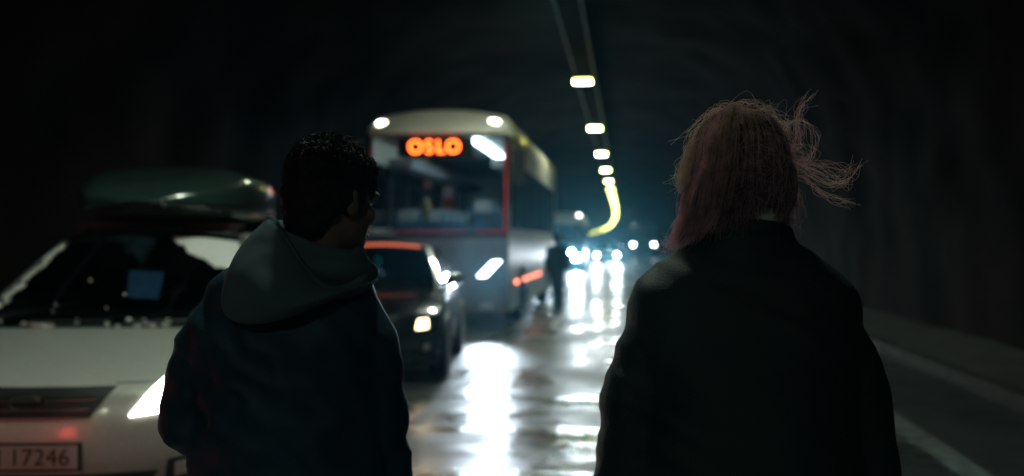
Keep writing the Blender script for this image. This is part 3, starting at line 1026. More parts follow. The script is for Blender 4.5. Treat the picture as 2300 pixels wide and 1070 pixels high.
BUS = dict(W=2.55, H=3.86, L=12., zb=.30, ws=(1.64, 3.39), rake=.30, brow=.56, crown=.13, paint=M['bus_paint'], front_mat=M['bus_front_shade'],
           sidewin=(1.75, 2.95), nwin=7, axles=(2.7, 8.9), wr=.48,
           head=[(.77, .92), (.92, .92), (1.16, 1.19), (1.02, 1.18)], lens=M['lens_cool'], beam=620, beamcol=(.74, .88, 1), spot=50, tilt=6,
           pillar=M['plastic'], glass=M['glass'])
Bu = box_vehicle('coach', 'cream coach with a lit OSLO sign, standing in the left lane', 'bus', (-1.36, 16.9, 0), BZ, BUS)
br = Bu['root']; bpt = Bu['pt']
# lamps on the front; red bands paint a red reflection round the windscreen
for sd in (-1, 1):
    G = [[bpt(sd * a, 0, z) for z in [1.66 + 1.55 * i / 10 for i in range(11)]] for a in (.935, .965)]
    MB().slab(G, .012, .02, Bu['C0']).build('red_band', M['red_band'], br)
    q = bpt(sd * .80, 0, 3.60) + Vector((0, -.01, 0))
    MB().ell(q, (.10, .03, .045)).build('marker_lamp', M['marker_white'], br)
    q = bpt(sd * .70, 0, .42)
    MB().box(q + Vector((0, -.005, 0)), (.26, .03, .10)).build('fog_lamp', M['lens_off'], br)
G = [[bpt(a, 0, z) for z in (1.665, 1.70)] for a in [-.92 + 1.84 * i / 16 for i in range(17)]]
MB().slab(G, .010, .02, Bu['C0']).build('red_band', M['red_band'], br)
MB().box(bpt(0, 0, .62) + Vector((0, -.01, 0)), (.52, .015, .11)).build('number_plate', M['plate'], br)
G = [[bpt(a, 0, z) for z in (1.05, 1.40)] for a in [-.55 + 1.1 * i / 10 for i in range(11)]]
MB().slab(G, .008, .02, Bu['C0']).build('front_flap', M['bus_front_shade'], br)
# side marker lamps
for (yy, kind) in ((1.55, 'marker_red'), (3.1, 'marker_red'), (4.1, 'marker_red'), (5.2, 'marker_red'), (6.4, 'marker_red')):
    MB().ell((1.285, yy, .78), (.02, .06, .035)).build('side_light', M[kind], br)
for (yy, z, kind) in ((10.6, .88, 'marker_amber'), (10.6, 1.18, 'marker_white')):  # the white one is an added lamp in place of a glint
    MB().ell((1.29, yy, z), (.03, .07, .05)).build('side_light', M[kind], br)
# hub caps
for sd in (-1, 1):
    MB().lathe([(.24, 0), (.22, .05), (.10, .09), (.02, .10)] if sd > 0 else [(.02, -.10), (.10, -.09), (.22, -.05), (.24, 0)], 'X', (sd * 1.27, 2.7, .48)).build('hub_cap', M['chrome'], br)
# destination sign
db = MB().box((-.06, .62, 3.17), (1.35, .08, .34)).build('destination_display', M['plastic'], br)
for ch, cx in zip('OSLO', (-.405, -.165, .040, .265)):
    tm = text_mesh(ch, .33, 'sign_character', .004); tm.materials.append(M['led'])
    to = link_mesh('sign_character', tm, db); to.rotation_euler = (math.radians(90), 0, 0); to.location = (cx, .572, 3.17)
# inside of the coach
inn = MB()
inn.box((0, 6.2, .98), (2.36, 10.9, .06)); inn.build('floor_panel', M['dark'], br)
MB().box((0, 6.4, 3.40), (2.2, 10.6, .03)).build('ceiling_panel', M['bus_inner'], br)
MB().box((0, .86, 1.42), (2.2, .55, .42), taper=.9).build('dashboard', M['dash'], br)
for sx in (-.98, .98):
    MB().box((sx, 6.6, 3.0), (.42, 9.4, .18)).build('luggage_rack', M['bus_inner'], br)
MB().box((.60, 3.0, 3.33), (.16, 4.2, .05)).build('ceiling_strip', M['strip'], br)
sw = MB(); cc = Vector((.62, 1.35, 1.82)); R_ = Matrix.Rotation(math.radians(35), 3, 'X')
sw.tube([cc + R_ @ Vector((.24 * math.cos(t * math.pi / 12), .24 * math.sin(t * math.pi / 12), 0)) for t in range(25)], .018, 6)
sw.build('steering_wheel', M['plastic'], br)
seat_mb = MB(); seat_mb.box((0, .0, .28), (.46, .46, .12)); seat_mb.box((0, .24, .70), (.46, .13, .78), Matrix.Rotation(-.14, 3, 'X'))
seat_me = seat_mb.mesh('seat', M['bus_seat'])
head_me = MB().box((0, .28, 1.02), (.36, .17, .22), Matrix.Rotation(-.14, 3, 'X')).mesh('headrest', M['antimacassar'])
for row in range(9):
    for sx in (-.96, -.48, .48, .96):
        if row == 0 and sx > 0: continue
        s_ = link_mesh('seat', seat_me, br, (sx, 2.3 + row * .88 + (.0), 1.02 if row else 1.0))
        h_ = link_mesh('headrest', head_me, s_)
s_ = link_mesh('seat', seat_me, br, (.62, 1.75, 1.15)); link_mesh('headrest', head_me, s_)
# cloths and ornament added behind the windscreen, standing in for reflections
def cloth_stand_in(label, x, z, m1, m2, w, h):
    r = thing('cloth_stand_in', label, 'cloth_stand_in', br.matrix_basis @ Vector((x, .62, z)), BZ)
    n = 8
    G = [[Vector(((-.5 + i / n) * w * (1 - .25 * t), .012 * math.sin(i * 1.3 + t * 4), -h * t)) for t in [j / 6 for j in range(4)]] for i in range(n + 1)]
    MB().slab(G, .0, .006, (0, 1, 0)).build('upper_cloth_stand_in', m1, r)
    G = [[Vector(((-.5 + i / n) * w * (1 - .25 * t), .012 * math.sin(i * 1.3 + t * 4), -h * t)) for t in [.5 + j / 6 for j in range(4)]] for i in range(n + 1)]
    MB().slab(G, .0, .006, (0, 1, 0)).build('lower_cloth', m2, r)
    MB().tube([(0, 0, 0), (0, .02, .25)], .006, 5).build('cord', M['plastic'], r)
    return r
br.location = br.location
bpy.context.view_layer.update()
cloth_stand_in('pale and red pennant standing in for a reflection behind the coach windscreen, right of the gold ornament', .17, 2.48, M['pale_cloth_stand_in'], M['red_band'], .20, .40)
cloth_stand_in('small pink pennant standing in for a reflection behind the coach windscreen above the gold ornament', -.20, 2.62, M['pink_cloth_stand_in'], M['hood'], .15, .34)
orn = thing('ornament_stand_in', 'round gold ornament standing in for a reflection low behind the coach windscreen', 'ornament_stand_in', br.matrix_basis @ Vector((-.205, .55, 2.08)), BZ)
MB().ell((0, 0, 0), (.09, .05, .11)).ell((0, 0, .14), (.05, .035, .06)).build('bauble_stand_in', M['gold'], orn)
MB().tube([(0, 0, -.08), (0, .02, -.30)], .03, 6).build('tassel_stand_in', M['plastic'], orn)

# ---------------------------------------------------- van behind the coach
VAN = dict(W=2.3, H=3.02, L=6.6, zb=.35, ws=(1.55, 2.45), rake=.45, brow=.55, crown=.08, paint=M['van_paint'], paint_top=M['van_top'],
           sidewin=(1.6, 2.3), nwin=4, axles=(1.1, 5.2), wr=.36, head=[(.70, .62), (.98, .66), (1.0, .84), (.74, .82)],
           lens=M['lens_far'], beam=2000, beamcol=(.74, .90, 1), spot=46, tilt=12, glass=M['dark_glass'])
p0 = at(49.5, -1.95)
V = box_vehicle('motorhome', 'tall blue van with pale roof and bright headlight beyond the coach', 'van', p0, BZ, VAN)
MB().ell(V['pt'](.86, 0, 2.85) + Vector((0, -.02, 0)), (.09, .04, .07)).build('marker_lamp', M['marker_white'], V['root'])
MB().ell(V['pt'](.52, 0, 1.02) + Vector((0, -.02, 0)), (.09, .04, .07)).build('marker_lamp', M['lens_far'], V['root'])

# ---------------------------------------------------- far cars and lorry
FAR = dict(BLK); FAR['lens'] = M['lens_far']; FAR['beam'] = 2000; FAR['beamcol'] = (.82, .92, 1)
car('oncoming_car', 'dark car with two blazing white headlights straddling the centre line beyond the van', (at(65.5, .10)), BZ, M['grey_paint'], FAR, detail=False)
FAR2 = dict(FAR); FAR2['beam'] = 500; FAR2['lens'] = M['lens_far']
car('oncoming_car', 'far dark car, right headlight of the bright cluster on the wet road', at(84, -.55), BZ, M['black_paint'], FAR2, detail=False)
FAR3 = dict(FAR); FAR3['beam'] = 120; FAR3['lens'] = M['lens_far']
x, y, th = path(230)
car('oncoming_car', 'farthest car in the right lane, a small pale violet point of light', at(230, 1.9), -th, M['grey_paint'], dict(FAR3, lens=M['lens_faint'], beam=None), detail=False)
car('oncoming_car', 'farthest car in the left lane, a faint point of light below the lamp curve', at(250, -.2), -th, M['black_paint'], dict(FAR3, lens=M['lens_faint'], beam=None), detail=False)
LOR = dict(W=2.5, H=3.3, L=8.2, zb=.45, ws=(1.75, 2.6), rake=.12, brow=.15, crown=.05, paint=M['grey_paint'], sidewin=(1.8, 2.5), nwin=0,
           axles=(1.2, 6.4), wr=.48, head=[(.85, 1.22), (1.10, 1.22), (1.10, 1.38), (.85, 1.38)], lens=mat('lit_lens_lorry', (.8, .8, .8), .3, emit=(.85, .92, 1), es=42), beam=None, glass=M['dark_glass'])
box_vehicle('lorry', 'dark lorry drawn up on the far right, seen as two separate round lights', 'lorry', at(95.5, 3.05), BZ, LOR)

# ------------------------------------------------------------------ people
def hand(mb, wrist, d, nrm, side, k=1.0):
    """palm plus five curled fingers; d = along the hand, nrm = palm's facing"""
    d = Vector(d).normalized(); nrm = Vector(nrm); nrm = (nrm - d * nrm.dot(d)).normalized()
    u = d.cross(nrm) * side
    w = Vector(wrist)
    R = Matrix((u, nrm, d)).transposed()
    mb.ell(w + d * .05 * k, (.040 * k, .017 * k, .056 * k), R, 12, 8)
    for i, (off, ln) in enumerate(((-.033, .062), (-.011, .076), (.011, .071), (.033, .055))):
        b = w + d * .085 * k + u * off * k
        p1 = b + (d * .8 + nrm * .28).normalized() * ln * .5 * k
        p2 = p1 + (d * .45 + nrm * .75).normalized() * ln * .35 * k
        p3 = p2 + (nrm * 1.0 + d * .0).normalized() * ln * .25 * k
        mb.tube([b, p1, p2, p3], [.0088 * k, .0082 * k, .0075 * k, .0065 * k], 8, round_ends=True)
    b = w + d * .03 * k - u * .03 * k
    p1 = b + (d * .55 - u * .75 + nrm * .25).normalized() * .038 * k
    p2 = p1 + (d * .85 - u * .15 + nrm * .4).normalized() * .030 * k
    mb.tube([b, p1, p2], [.012 * k, .010 * k, .008 * k], 8, round_ends=True)

def head_parts(mb, c, R, k=1.0):
    """skull, jaw, nose, ears in head space (face towards +Y), rotated by R, centred at c"""
    T = lambda p: Vector(c) + R @ (Vector(p) * k)
    def E(p, r): mb.ell(T(p), tuple(q * k for q in r), R, 18, 12)
    E((0, -.012, .018), (.076, .096, .102))
    E((0, .020, -.040), (.067, .074, .088))
    E((0, .050, -.075), (.047, .046, .042))
    E((0, .082, -.098), (.022, .018, .018))
    E((0, .090, .028), (.052, .014, .014))
    for s_ in (-1, 1):
        E((s_ * .044, .062, -.022), (.022, .022, .022))
        E((s_ * .076, -.008, -.014), (.008, .017, .029))
        E((s_ * .082, -.013, .004), (.004, .012, .015))
    mb.tube([T((0, .092, .022)), T((0, .104, -.004)), T((0, .114, -.024))], [.009 * k, .011 * k, .015 * k], 8, round_ends=True)
    E((.012, .100, -.030), (.010, .012, .008)); E((-.012, .100, -.030), (.010, .012, .008))
    E((0, .090, -.058), (.026, .013, .007)); E((0, .088, -.069), (.023, .013, .008))
    return T

def face_bits(T, R, parent, k=1.0):
    for s_ in (-1, 1):
        MB().ell(T((s_ * .031, .0735, .006)), (.013 * k, .010 * k, .0075 * k), R).build('eye', M['eye'], parent)
        MB().ell(T((s_ * .031, .0825, .006)), (.0055 * k, .003 * k, .0055 * k), R).build('iris', M['ink'], parent)
        MB().tube([T((s_ * .014, .099, .030)), T((s_ * .032, .089, .035)), T((s_ * .050, .068, .029))], .0042 * k, 6, round_ends=True).build('eyebrow', M['hair_black'], parent)
    MB().ell(T((0, .0975, -.0635)), (.023 * k, .008 * k, .009 * k), R).build('lips', M['lip'], parent)

def cloth_noise(amp, seed, fold=1.0):
    def fn(co, n):
        p = co + Vector((seed, seed * 2, 0))
        w = Vector((noise.noise(p * 3), noise.noise(p * 3 + Vector((9, 0, 0))), noise.noise(p * 3 + Vector((0, 9, 0))))) * .5
        q = Vector((p.x * 6, p.y * 6, p.z * 15 + p.x * 9)) + w * 3
        f = 1 - abs(noise.noise(q)) * 2
        q2 = Vector((p.x * 14, p.y * 14, p.z * 9)) + w * 4
        return amp * (fold * (f * .75) + .5 * noise.noise(q2))
    return fn

def person_lower(mb_body, mb_tr, mb_sh, hip_z, hips, feet, knees, r=(.085, .062, .045), tr=1.22):
    for sd in (0, 1):
        h, k, f = Vector(hips[sd]), Vector(knees[sd]), Vector(feet[sd])
        an = f + Vector((0, -.02, .09))
        mb_body.tube([h, h.lerp(k, .5), k, k.lerp(an, .35), an], [r[0], r[0] * .85, r[1], r[1] * .98, r[2]], 14, round_ends=True)
        mb_tr.tube([h + Vector((0, 0, .03)), h.lerp(k, .5), k, k.lerp(an, .5), an + Vector((0, 0, -.01))],
                   [r[0] * tr, r[0] * tr * .95, r[1] * tr * 1.15, r[1] * tr * 1.15, r[2] * tr * 1.5], 16, round_ends=True)
        mb_body.ell(f + Vector((0, .05, .045)), (.036, .105, .035))
        mb_sh.append((f,))

def shoes(root, feet, yaw=(0, 0)):
    for sd, f in enumerate(feet):
        f = Vector(f)
        s_ = MB()
        s_.ell(f + Vector((0, .055, .052)), (.048, .135, .050)); s_.ell(f + Vector((0, -.03, .075)), (.046, .065, .065))
        s_.box(f + Vector((0, .05, .014)), (.088, .262, .028))
        put('shoe', fuse(s_, .008, 3), M['shoe'], root)

# ---------------- the hooded man
man = thing('person', 'man in dark navy jacket with grey hood, seen from behind looking right', 'person', (-.46, 2.15, 0), 0)
HC = Vector((.070, .02, 1.592)); HR = Matrix.Rotation(math.radians(-38), 3, 'Z') @ Matrix.Rotation(math.radians(-9), 3, 'X')
b = MB()
T = head_parts(b, HC, HR, .99)
b.tube([(.01, -.005, 1.36), (.035, -.004, 1.46), (.060, .005, 1.545)], [.062, .058, .057], 16, round_ends=True)
b.rings([(.90, -.01, .15, 0, .095), (1.05, -.02, .14, 0, .09), (1.25, -.02, .15, 0, .09), (1.34, -.01, .13, 0, .075), (1.40, 0, .075, 0, .06)])
b.tube([(-.135, 0, 1.325), (-.205, -.01, 1.22), (-.222, -.03, 1.115), (-.15, .14, 1.03), (-.10, .24, .995)], [.05, .046, .042, .038, .028], 12, round_ends=True)
b.tube([(.105, 0, 1.325), (.152, 0, 1.2), (.172, 0, 1.08), (.188, .03, .95), (.192, .06, .84)], [.05, .045, .041, .036, .027], 12, round_ends=True)
hand(b, (-.10, .24, .995), (.45, .85, -.1), (0, -.2, -1), 1)
hand(b, (.192, .06, .84), (.03, .12, -1), (-1, .1, 0), 1)
feet = [(-.12, -.03, 0), (.09, .14, 0)]
tr = MB()
shl = []
person_lower(b, tr, shl, .92, [(-.09, 0, .90), (.07, 0, .90)], feet, [(-.11, .03, .50), (.08, .09, .50)])
tr.rings([(.80, -.01, .165, 0, .12), (.92, -.01, .175, 0, .125), (1.0, -.01, .16, 0, .11)])
mbody = put('body', fuse(b, .0055, 3), M['skin'], man)
face_bits(T, HR, man, .99)
tm_ = fuse(tr, .014, 3); displace(tm_, cloth_noise(.006, 3)); put('trousers', tm_, M['trouser'], man)
shoes(man, feet)
# jacket: one fused shell
j = MB()
j.rings([(.87, -.01, .205, 0, .145), (.93, -.01, .215, 0, .15), (1.02, -.015, .21, .0, .15), (1.12, -.02, .205, 0, .145), (1.22, -.022, .20, 0, .142),
         (1.31, -.022, .205, -.002, .135), (1.365, -.020, .192, -.004, .120), (1.405, -.014, .172, -.004, .106), (1.435, -.004, .142, -.002, .096), (1.458, .005, .108, 0, .088), (1.478, .012, .085, .004, .080)], 32, 2.3)
j.tube([(-.140, 0, 1.352), (-.190, -.005, 1.28), (-.214, -.012, 1.20), (-.223, -.03, 1.115), (-.19, .06, 1.065), (-.15, .14, 1.03), (-.115, .215, 1.005)],
       [.066, .068, .066, .062, .058, .052, .046], 18, round_ends=True)
j.tube([(.110, 0, 1.352), (.145, 0, 1.28), (.160, 0, 1.20), (.170, 0, 1.09), (.184, .02, .98), (.190, .05, .87)],
       [.064, .066, .064, .060, .056, .048], 18, round_ends=True)
# lumps at the turned-up collar on the right
j.tube([(.075, .045, 1.435), (.128, .020, 1.455), (.152, -.005, 1.437)], [.030, .022, .020], 10, round_ends=True)
j.tube([(.118, .05, 1.452), (.122, .035, 1.476)], [.016, .010], 10, round_ends=True)
jm = fuse(j, .008, 4)
displace(jm, cloth_noise(.0135, 11)); jacket = put('jacket', jm, M['navy'], man)
# cuffs / hem ribs
for (a_, b_, r_) in (((.190, .05, .872), (.1915, .055, .845), .046),):
    MB().tube([a_, b_], [r_, r_ * .92], 18, round_ends=True).build('cuff', M['trouser'], man)
# hood: collar wrap and the pouch hanging down the back, to the left
h = MB()
wrap = []
for i in range(25):
    t = 2 * math.pi * i / 24
    wrap.append(Vector((.044 + .088 * math.cos(t), .004 + .080 * math.sin(t), 1.468 - .028 * math.cos(t) + .016 * math.sin(t))))
h.tube(wrap, .028, 10)
h.tube([w + Vector((-.004, -.004, .030)) for w in wrap], .020, 10)
hm_ = fuse(h, .006, 6); displace(hm_, cloth_noise(.003, 23)); put('hood_collar', hm_, M['hood'], man)
# pouch as a thick draped sheet: rim (upper right) to bottom hem (lower left)
rimL = [Vector((-.050, .050, 1.500)), Vector((-.056, -.010, 1.535)), Vector((-.044, -.060, 1.548)), Vector((-.012, -.096, 1.510)), Vector((.030, -.122, 1.455)), Vector((.075, -.128, 1.408)), Vector((.118, -.105, 1.405)), Vector((.150, -.055, 1.425))]
hemL = [Vector((-.085, .040, 1.450)), Vector((-.128, -.030, 1.450)), Vector((-.132, -.100, 1.400)), Vector((-.112, -.150, 1.352)), Vector((-.060, -.172, 1.338)), Vector((.005, -.170, 1.350)), Vector((.075, -.150, 1.378)), Vector((.150, -.075, 1.405))]
def cr(P, t):
    n = len(P) - 1
    x = t * n; i = min(int(x), n - 1); f = x - i
    p0, p1, p2, p3 = P[max(i - 1, 0)], P[i], P[i + 1], P[min(i + 2, n)]
    return .5 * ((2 * p1) + (p2 - p0) * f + (2 * p0 - 5 * p1 + 4 * p2 - p3) * f * f + (3 * p1 - p0 - 3 * p2 + p3) * f ** 3)
G = []
NU, NV = 40, 22
for i in range(NU + 1):
    u = i / NU
    r0, h0 = cr(rimL, u), cr(hemL, u)
    row = []
    for jx in range(NV + 1):
        v = jx / NV
        bulge = math.sin(math.pi * min(1, v * .94 + .04)) * (.050 * math.sin(math.pi * clamp(u * .9 + .06)))
        pnt = r0.lerp(h0, v) + Vector((-.12, -1.0, .10)).normalized() * bulge
        pnt += Vector((0, -1, 0)) * (.004 * noise.noise(pnt * 26) + .009 * (1 - 2 * abs(noise.noise(Vector((pnt.x * 9 + pnt.z * 8, pnt.y * 5, pnt.z * 5))))))
        row.append(pnt)
    # tuck the hem back under
    last = row[-1]
    row.append(last + Vector((.012, .016, .004))); row.append(last + Vector((.035, .035, .022)))
    row.insert(0, row[0] + Vector((.016, .020, -.018)))
    G.append(row)
hood = MB().slab(G, .004, .009, (.02, .03, 1.43)).build('hood', M['hood'], man, auto=False)
sub = hood.modifiers.new('s', 'SUBSURF'); sub.levels = 1; sub.render_levels = 1
MB().tube([cr(rimL, i / 40) + Vector((0, 0, .001)) for i in range(41)], .0085, 8, round_ends=True).build('hood_rim', M['hood'], man, auto=False)
# hair: cap plus short curls
cap = MB()
for (p_, r_) in (((0, -.022, .036), (.078, .096, .090)), ((0, .035, .072), (.068, .062, .050)), ((0, -.060, -.010), (.074, .058, .075)), ((-.062, -.02, .01), (.020, .055, .05)), ((.062, -.02, .01), (.020, .055, .05)), ((0, -.068, -.055), (.058, .038, .05))):
    cap.ell(HC + HR @ Vector(p_), r_, HR, 20, 14)
cm = fuse(cap, .006, 4)
displace(cm, lambda co, n: .007 * noise.noise(co * 55) + .004 * noise.noise(co * 110))
put('hair', cm, M['hair_black'], man)
cl = MB(); rr = random.Random(5)
for i in range(1800):
    th, ph = rr.uniform(0, 2 * math.pi), math.acos(rr.uniform(-.15, 1))
    d0 = Vector((math.sin(ph) * math.cos(th), math.sin(ph) * math.sin(th), math.cos(ph)))
    base = HC + HR @ Vector((d0.x * .078, -.016 + d0.y * .098, .038 + d0.z * .094))
    nrm = HR @ d0
    tan = nrm.orthogonal().normalized(); tan = Matrix.Rotation(rr.uniform(0, 6.28), 3, nrm) @ tan
    R0 = rr.uniform(.004, .008) * (1 + .5 * max(0, d0.z))
    pts = []
    for q in range(6):
        a = q * .75
        pts.append(base + nrm * (R0 * math.sin(a) * .9 + .002 * q) + tan * (R0 * (1 - math.cos(a))))
    cl.tube(pts, [.0010] * 5 + [.0005], 3)
cl.build('hair_curls', M['hair_black'], man)

# ---------------- the fair-haired woman
wom = thing('person', 'person in black coat with windblown pinkish blond hair, seen from behind', 'person', (.446, 1.90, 0), 0)
WC = Vector((-.012, .015, 1.606)); WR = Matrix.Rotation(math.radians(6), 3, 'Z')
b = MB()
T = head_parts(b, WC, WR, .84)
b.tube([(0, -.005, 1.40), (0, -.004, 1.50), (-.006, .003, 1.58)], [.066, .055, .054], 16, round_ends=True)
b.rings([(.90, 0, .15, 0, .095), (1.05, 0, .13, 0, .09), (1.25, 0, .15, 0, .095), (1.38, 0, .15, 0, .08), (1.45, 0, .08, 0, .06)])
b.tube([(-.165, 0, 1.385), (-.20, 0, 1.22), (-.222, .0, 1.08), (-.225, .03, .95), (-.225, .06, .84)], [.048, .043, .039, .034, .025], 12, round_ends=True)
b.tube([(.155, 0, 1.385), (.20, 0, 1.22), (.224, .0, 1.08), (.226, .03, .95), (.226, .06, .84)], [.048, .043, .039, .034, .025], 12, round_ends=True)
hand(b, (-.225, .06, .84), (0, .12, -1), (1, .1, 0), -1, .95)
hand(b, (.226, .06, .84), (0, .12, -1), (-1, .1, 0), 1, .95)
feet = [(-.10, .10, 0), (.10, -.06, 0)]
tr = MB()
person_lower(b, tr, shl, .92, [(-.085, 0, .90), (.085, 0, .90)], feet, [(-.095, .08, .50), (.095, .01, .50)], (.082, .058, .042))
tr.rings([(.80, 0, .165, 0, .12), (.92, 0, .175, 0, .125), (1.0, 0, .15, 0, .11)])
put('body', fuse(b, .0055, 3), M['skin'], wom)
face_bits(T, WR, wom, .84)
tm_ = fuse(tr, .014, 3); displace(tm_, cloth_noise(.006, 5)); put('trousers', tm_, M['trouser'], wom)
shoes(wom, feet)
j = MB()
j.rings([(.80, 0, .225, 0, .16), (.95, 0, .222, 0, .155), (1.1, 0, .212, 0, .145), (1.22, 0, .205, 0, .138), (1.32, -.002, .222, 0, .130), (1.375, -.004, .220, 0, .118),
         (1.415, -.006, .206, .0, .108), (1.445, -.006, .182, .002, .100), (1.470, -.005, .146, .004, .092), (1.490, -.004, .108, .008, .085), (1.508, -.001, .087, .010, .080)], 32, 2.3)
j.tube([(-.150, 0, 1.352), (-.186, 0, 1.28), (-.208, 0, 1.20), (-.224, 0, 1.06), (-.226, .03, .95), (-.226, .055, .86)], [.060, .066, .066, .063, .058, .050], 18, round_ends=True)
j.tube([(.145, 0, 1.352), (.182, 0, 1.28), (.206, 0, 1.20), (.225, 0, 1.06), (.227, .03, .95), (.227, .055, .86)], [.062, .066, .066, .063, .058, .050], 18, round_ends=True)
# collar band
j.tube([Vector((-.002 + .083 * math.cos(t), .010 + .076 * math.sin(t), 1.515 - .014 * math.sin(t))) for t in [i * math.pi / 12 for i in range(25)]], .013, 8)
jm = fuse(j, .008, 4); displace(jm, cloth_noise(.0065, 31)); put('coat', jm, M['coat'], wom)
sh = MB(); sh.tube([Vector((-.002 + .070 * math.cos(t), .010 + .064 * math.sin(t), 1.541 - .008 * math.sin(t))) for t in [i * math.pi / 12 for i in range(25)]], .017, 8)
sh.build('shirt_collar', M['shirt'], wom, auto=False)
# hair
hb = MB()
hb.rings([(1.572, -.016, .050, -.028, .054), (1.60, -.015, .063, -.02, .080), (1.64, -.014, .067, -.01, .097), (1.68, -.013, .065, -.006, .097),
          (1.710, -.013, .055, -.006, .084), (1.728, -.013, .038, -.010, .060), (1.738, -.013, .018, -.012, .03)], 28, 2.0)
hbm = fuse(hb, .006, 4); displace(hbm, lambda co, n: .006 * noise.noise(Vector((co.x * 60, co.y * 60, co.z * 9))) if co.y < .1 else -.02)
for v in hbm.vertices:                                   # leave the face free
    if v.co.y > .045 and v.co.z < 1.69: v.co.y = .045
put('hair', hbm, M['hair_base'], wom)
st = MB(); rr = random.Random(21)
clumps = []
for i in range(120):
    th = rr.uniform(math.radians(155), math.radians(385))
    if rr.random() < .25: th = rr.uniform(math.radians(150), math.radians(205))
    clumps.append((th, rr.uniform(.64, 1.0), rr.uniform(0, 6.28), rr.uniform(2.5, 7), rr.uniform(.006, .020), rr.uniform(-.004, .012), rr.uniform(-.16, .16)))
for i in range(9000):
    cth, ln, ph0, fq, amp, clay, sway = clumps[i % 120]
    th = cth + rr.gauss(0, .085)
    if i > 6000: th = rr.uniform(math.radians(155), math.radians(385)); clay *= .3; amp *= .5
    if math.radians(278) < th < math.radians(318): ln -= .20
    lay = rr.uniform(0, .010) + clay + .010 * noise.noise(Vector((math.cos(th) * 2, math.sin(th) * 2, 5)))
    ln += rr.gauss(0, .035)
    start = rr.uniform(.0, .42)
    left = clamp(-math.cos(th))
    pts, rad = [], []
    n = 14
    jx, jy = rr.gauss(0, .003), rr.gauss(0, .003)
    for q in range(n):
        t = start + (ln - start) * q / (n - 1)
        tw = th + sway * t * t + .05 * math.sin(fq * t + ph0)
        cx_, sx_ = math.cos(tw), math.sin(tw)
        if t < .5:
            a = t / .5 * math.pi / 2
            x = math.sin(a) * (.076 + lay); z = math.cos(a) * .108
            p_ = Vector((-.013 + cx_ * x, -.008 + sx_ * x * 1.15, 1.638 + z + lay * .8 * math.cos(a)))
        else:
            f = (t - .5) / .5
            fl = (.004 + .026 * left * (f ** 1.8)) * f + lay * .4
            p_ = Vector((-.013 + cx_ * (.076 + lay + fl - .010 * f * (1 - left)), -.008 + sx_ * (.101 + lay - .045 * f), 1.638 - .122 * f - .014 * left * f))
        wv = amp * (.15 + .7 * t * t)
        p_ += Vector((wv * math.sin(fq * t * 2.2 + ph0) + jx * t, wv * .7 * math.cos(fq * t * 1.9 + ph0 * 1.3) + jy * t, wv * .3 * math.sin(fq * t * 3 + ph0)))
        pts.append(p_); rad.append(.00055 * (1 - .55 * q / n))
    hx = pts[4].x
    r_ = rr.random()
    if hx < -.055: mi = 0 if r_ < .25 else 1 if r_ < .88 else 2
    elif pts[2].z > 1.715: mi = 0 if (r_ < .6 and hx < .0) or r_ < .25 else 2
    elif hx > .06: mi = 1 if r_ < .45 else 0 if r_ < .52 else 2
    else: mi = 2 if r_ < .80 else 1
    st.tube(pts, rad, 3, mi)
for i in range(520):                                      # loose fuzz standing off the outline
    th = rr.choice((math.radians(180), math.radians(360), math.radians(270))) + rr.gauss(0, .35)
    ph = rr.uniform(.25, 2.0)
    d0 = Vector((math.cos(th) * math.sin(ph), math.sin(th) * math.sin(ph), math.cos(ph)))
    b0 = Vector((-.013, -.008, 1.638)) + Vector((d0.x * .081, d0.y * .100, d0.z * .110))
    tn = Vector((rr.gauss(0, 1), rr.gauss(0, 1), rr.gauss(-.7, 1))); tn = (tn - d0 * tn.dot(d0)).normalized()
    R0 = rr.uniform(.008, .022)
    pts = [b0 + d0 * (R0 * math.sin(.5 * q) * .8) + tn * (R0 * 1.6 * (1 - math.cos(.5 * q))) for q in range(7)]
    mi = 0 if (d0.z > .6 and rr.random() < .7) else 1
    st.tube(pts, [.00042] * 6 + [.0002], 3, mi)
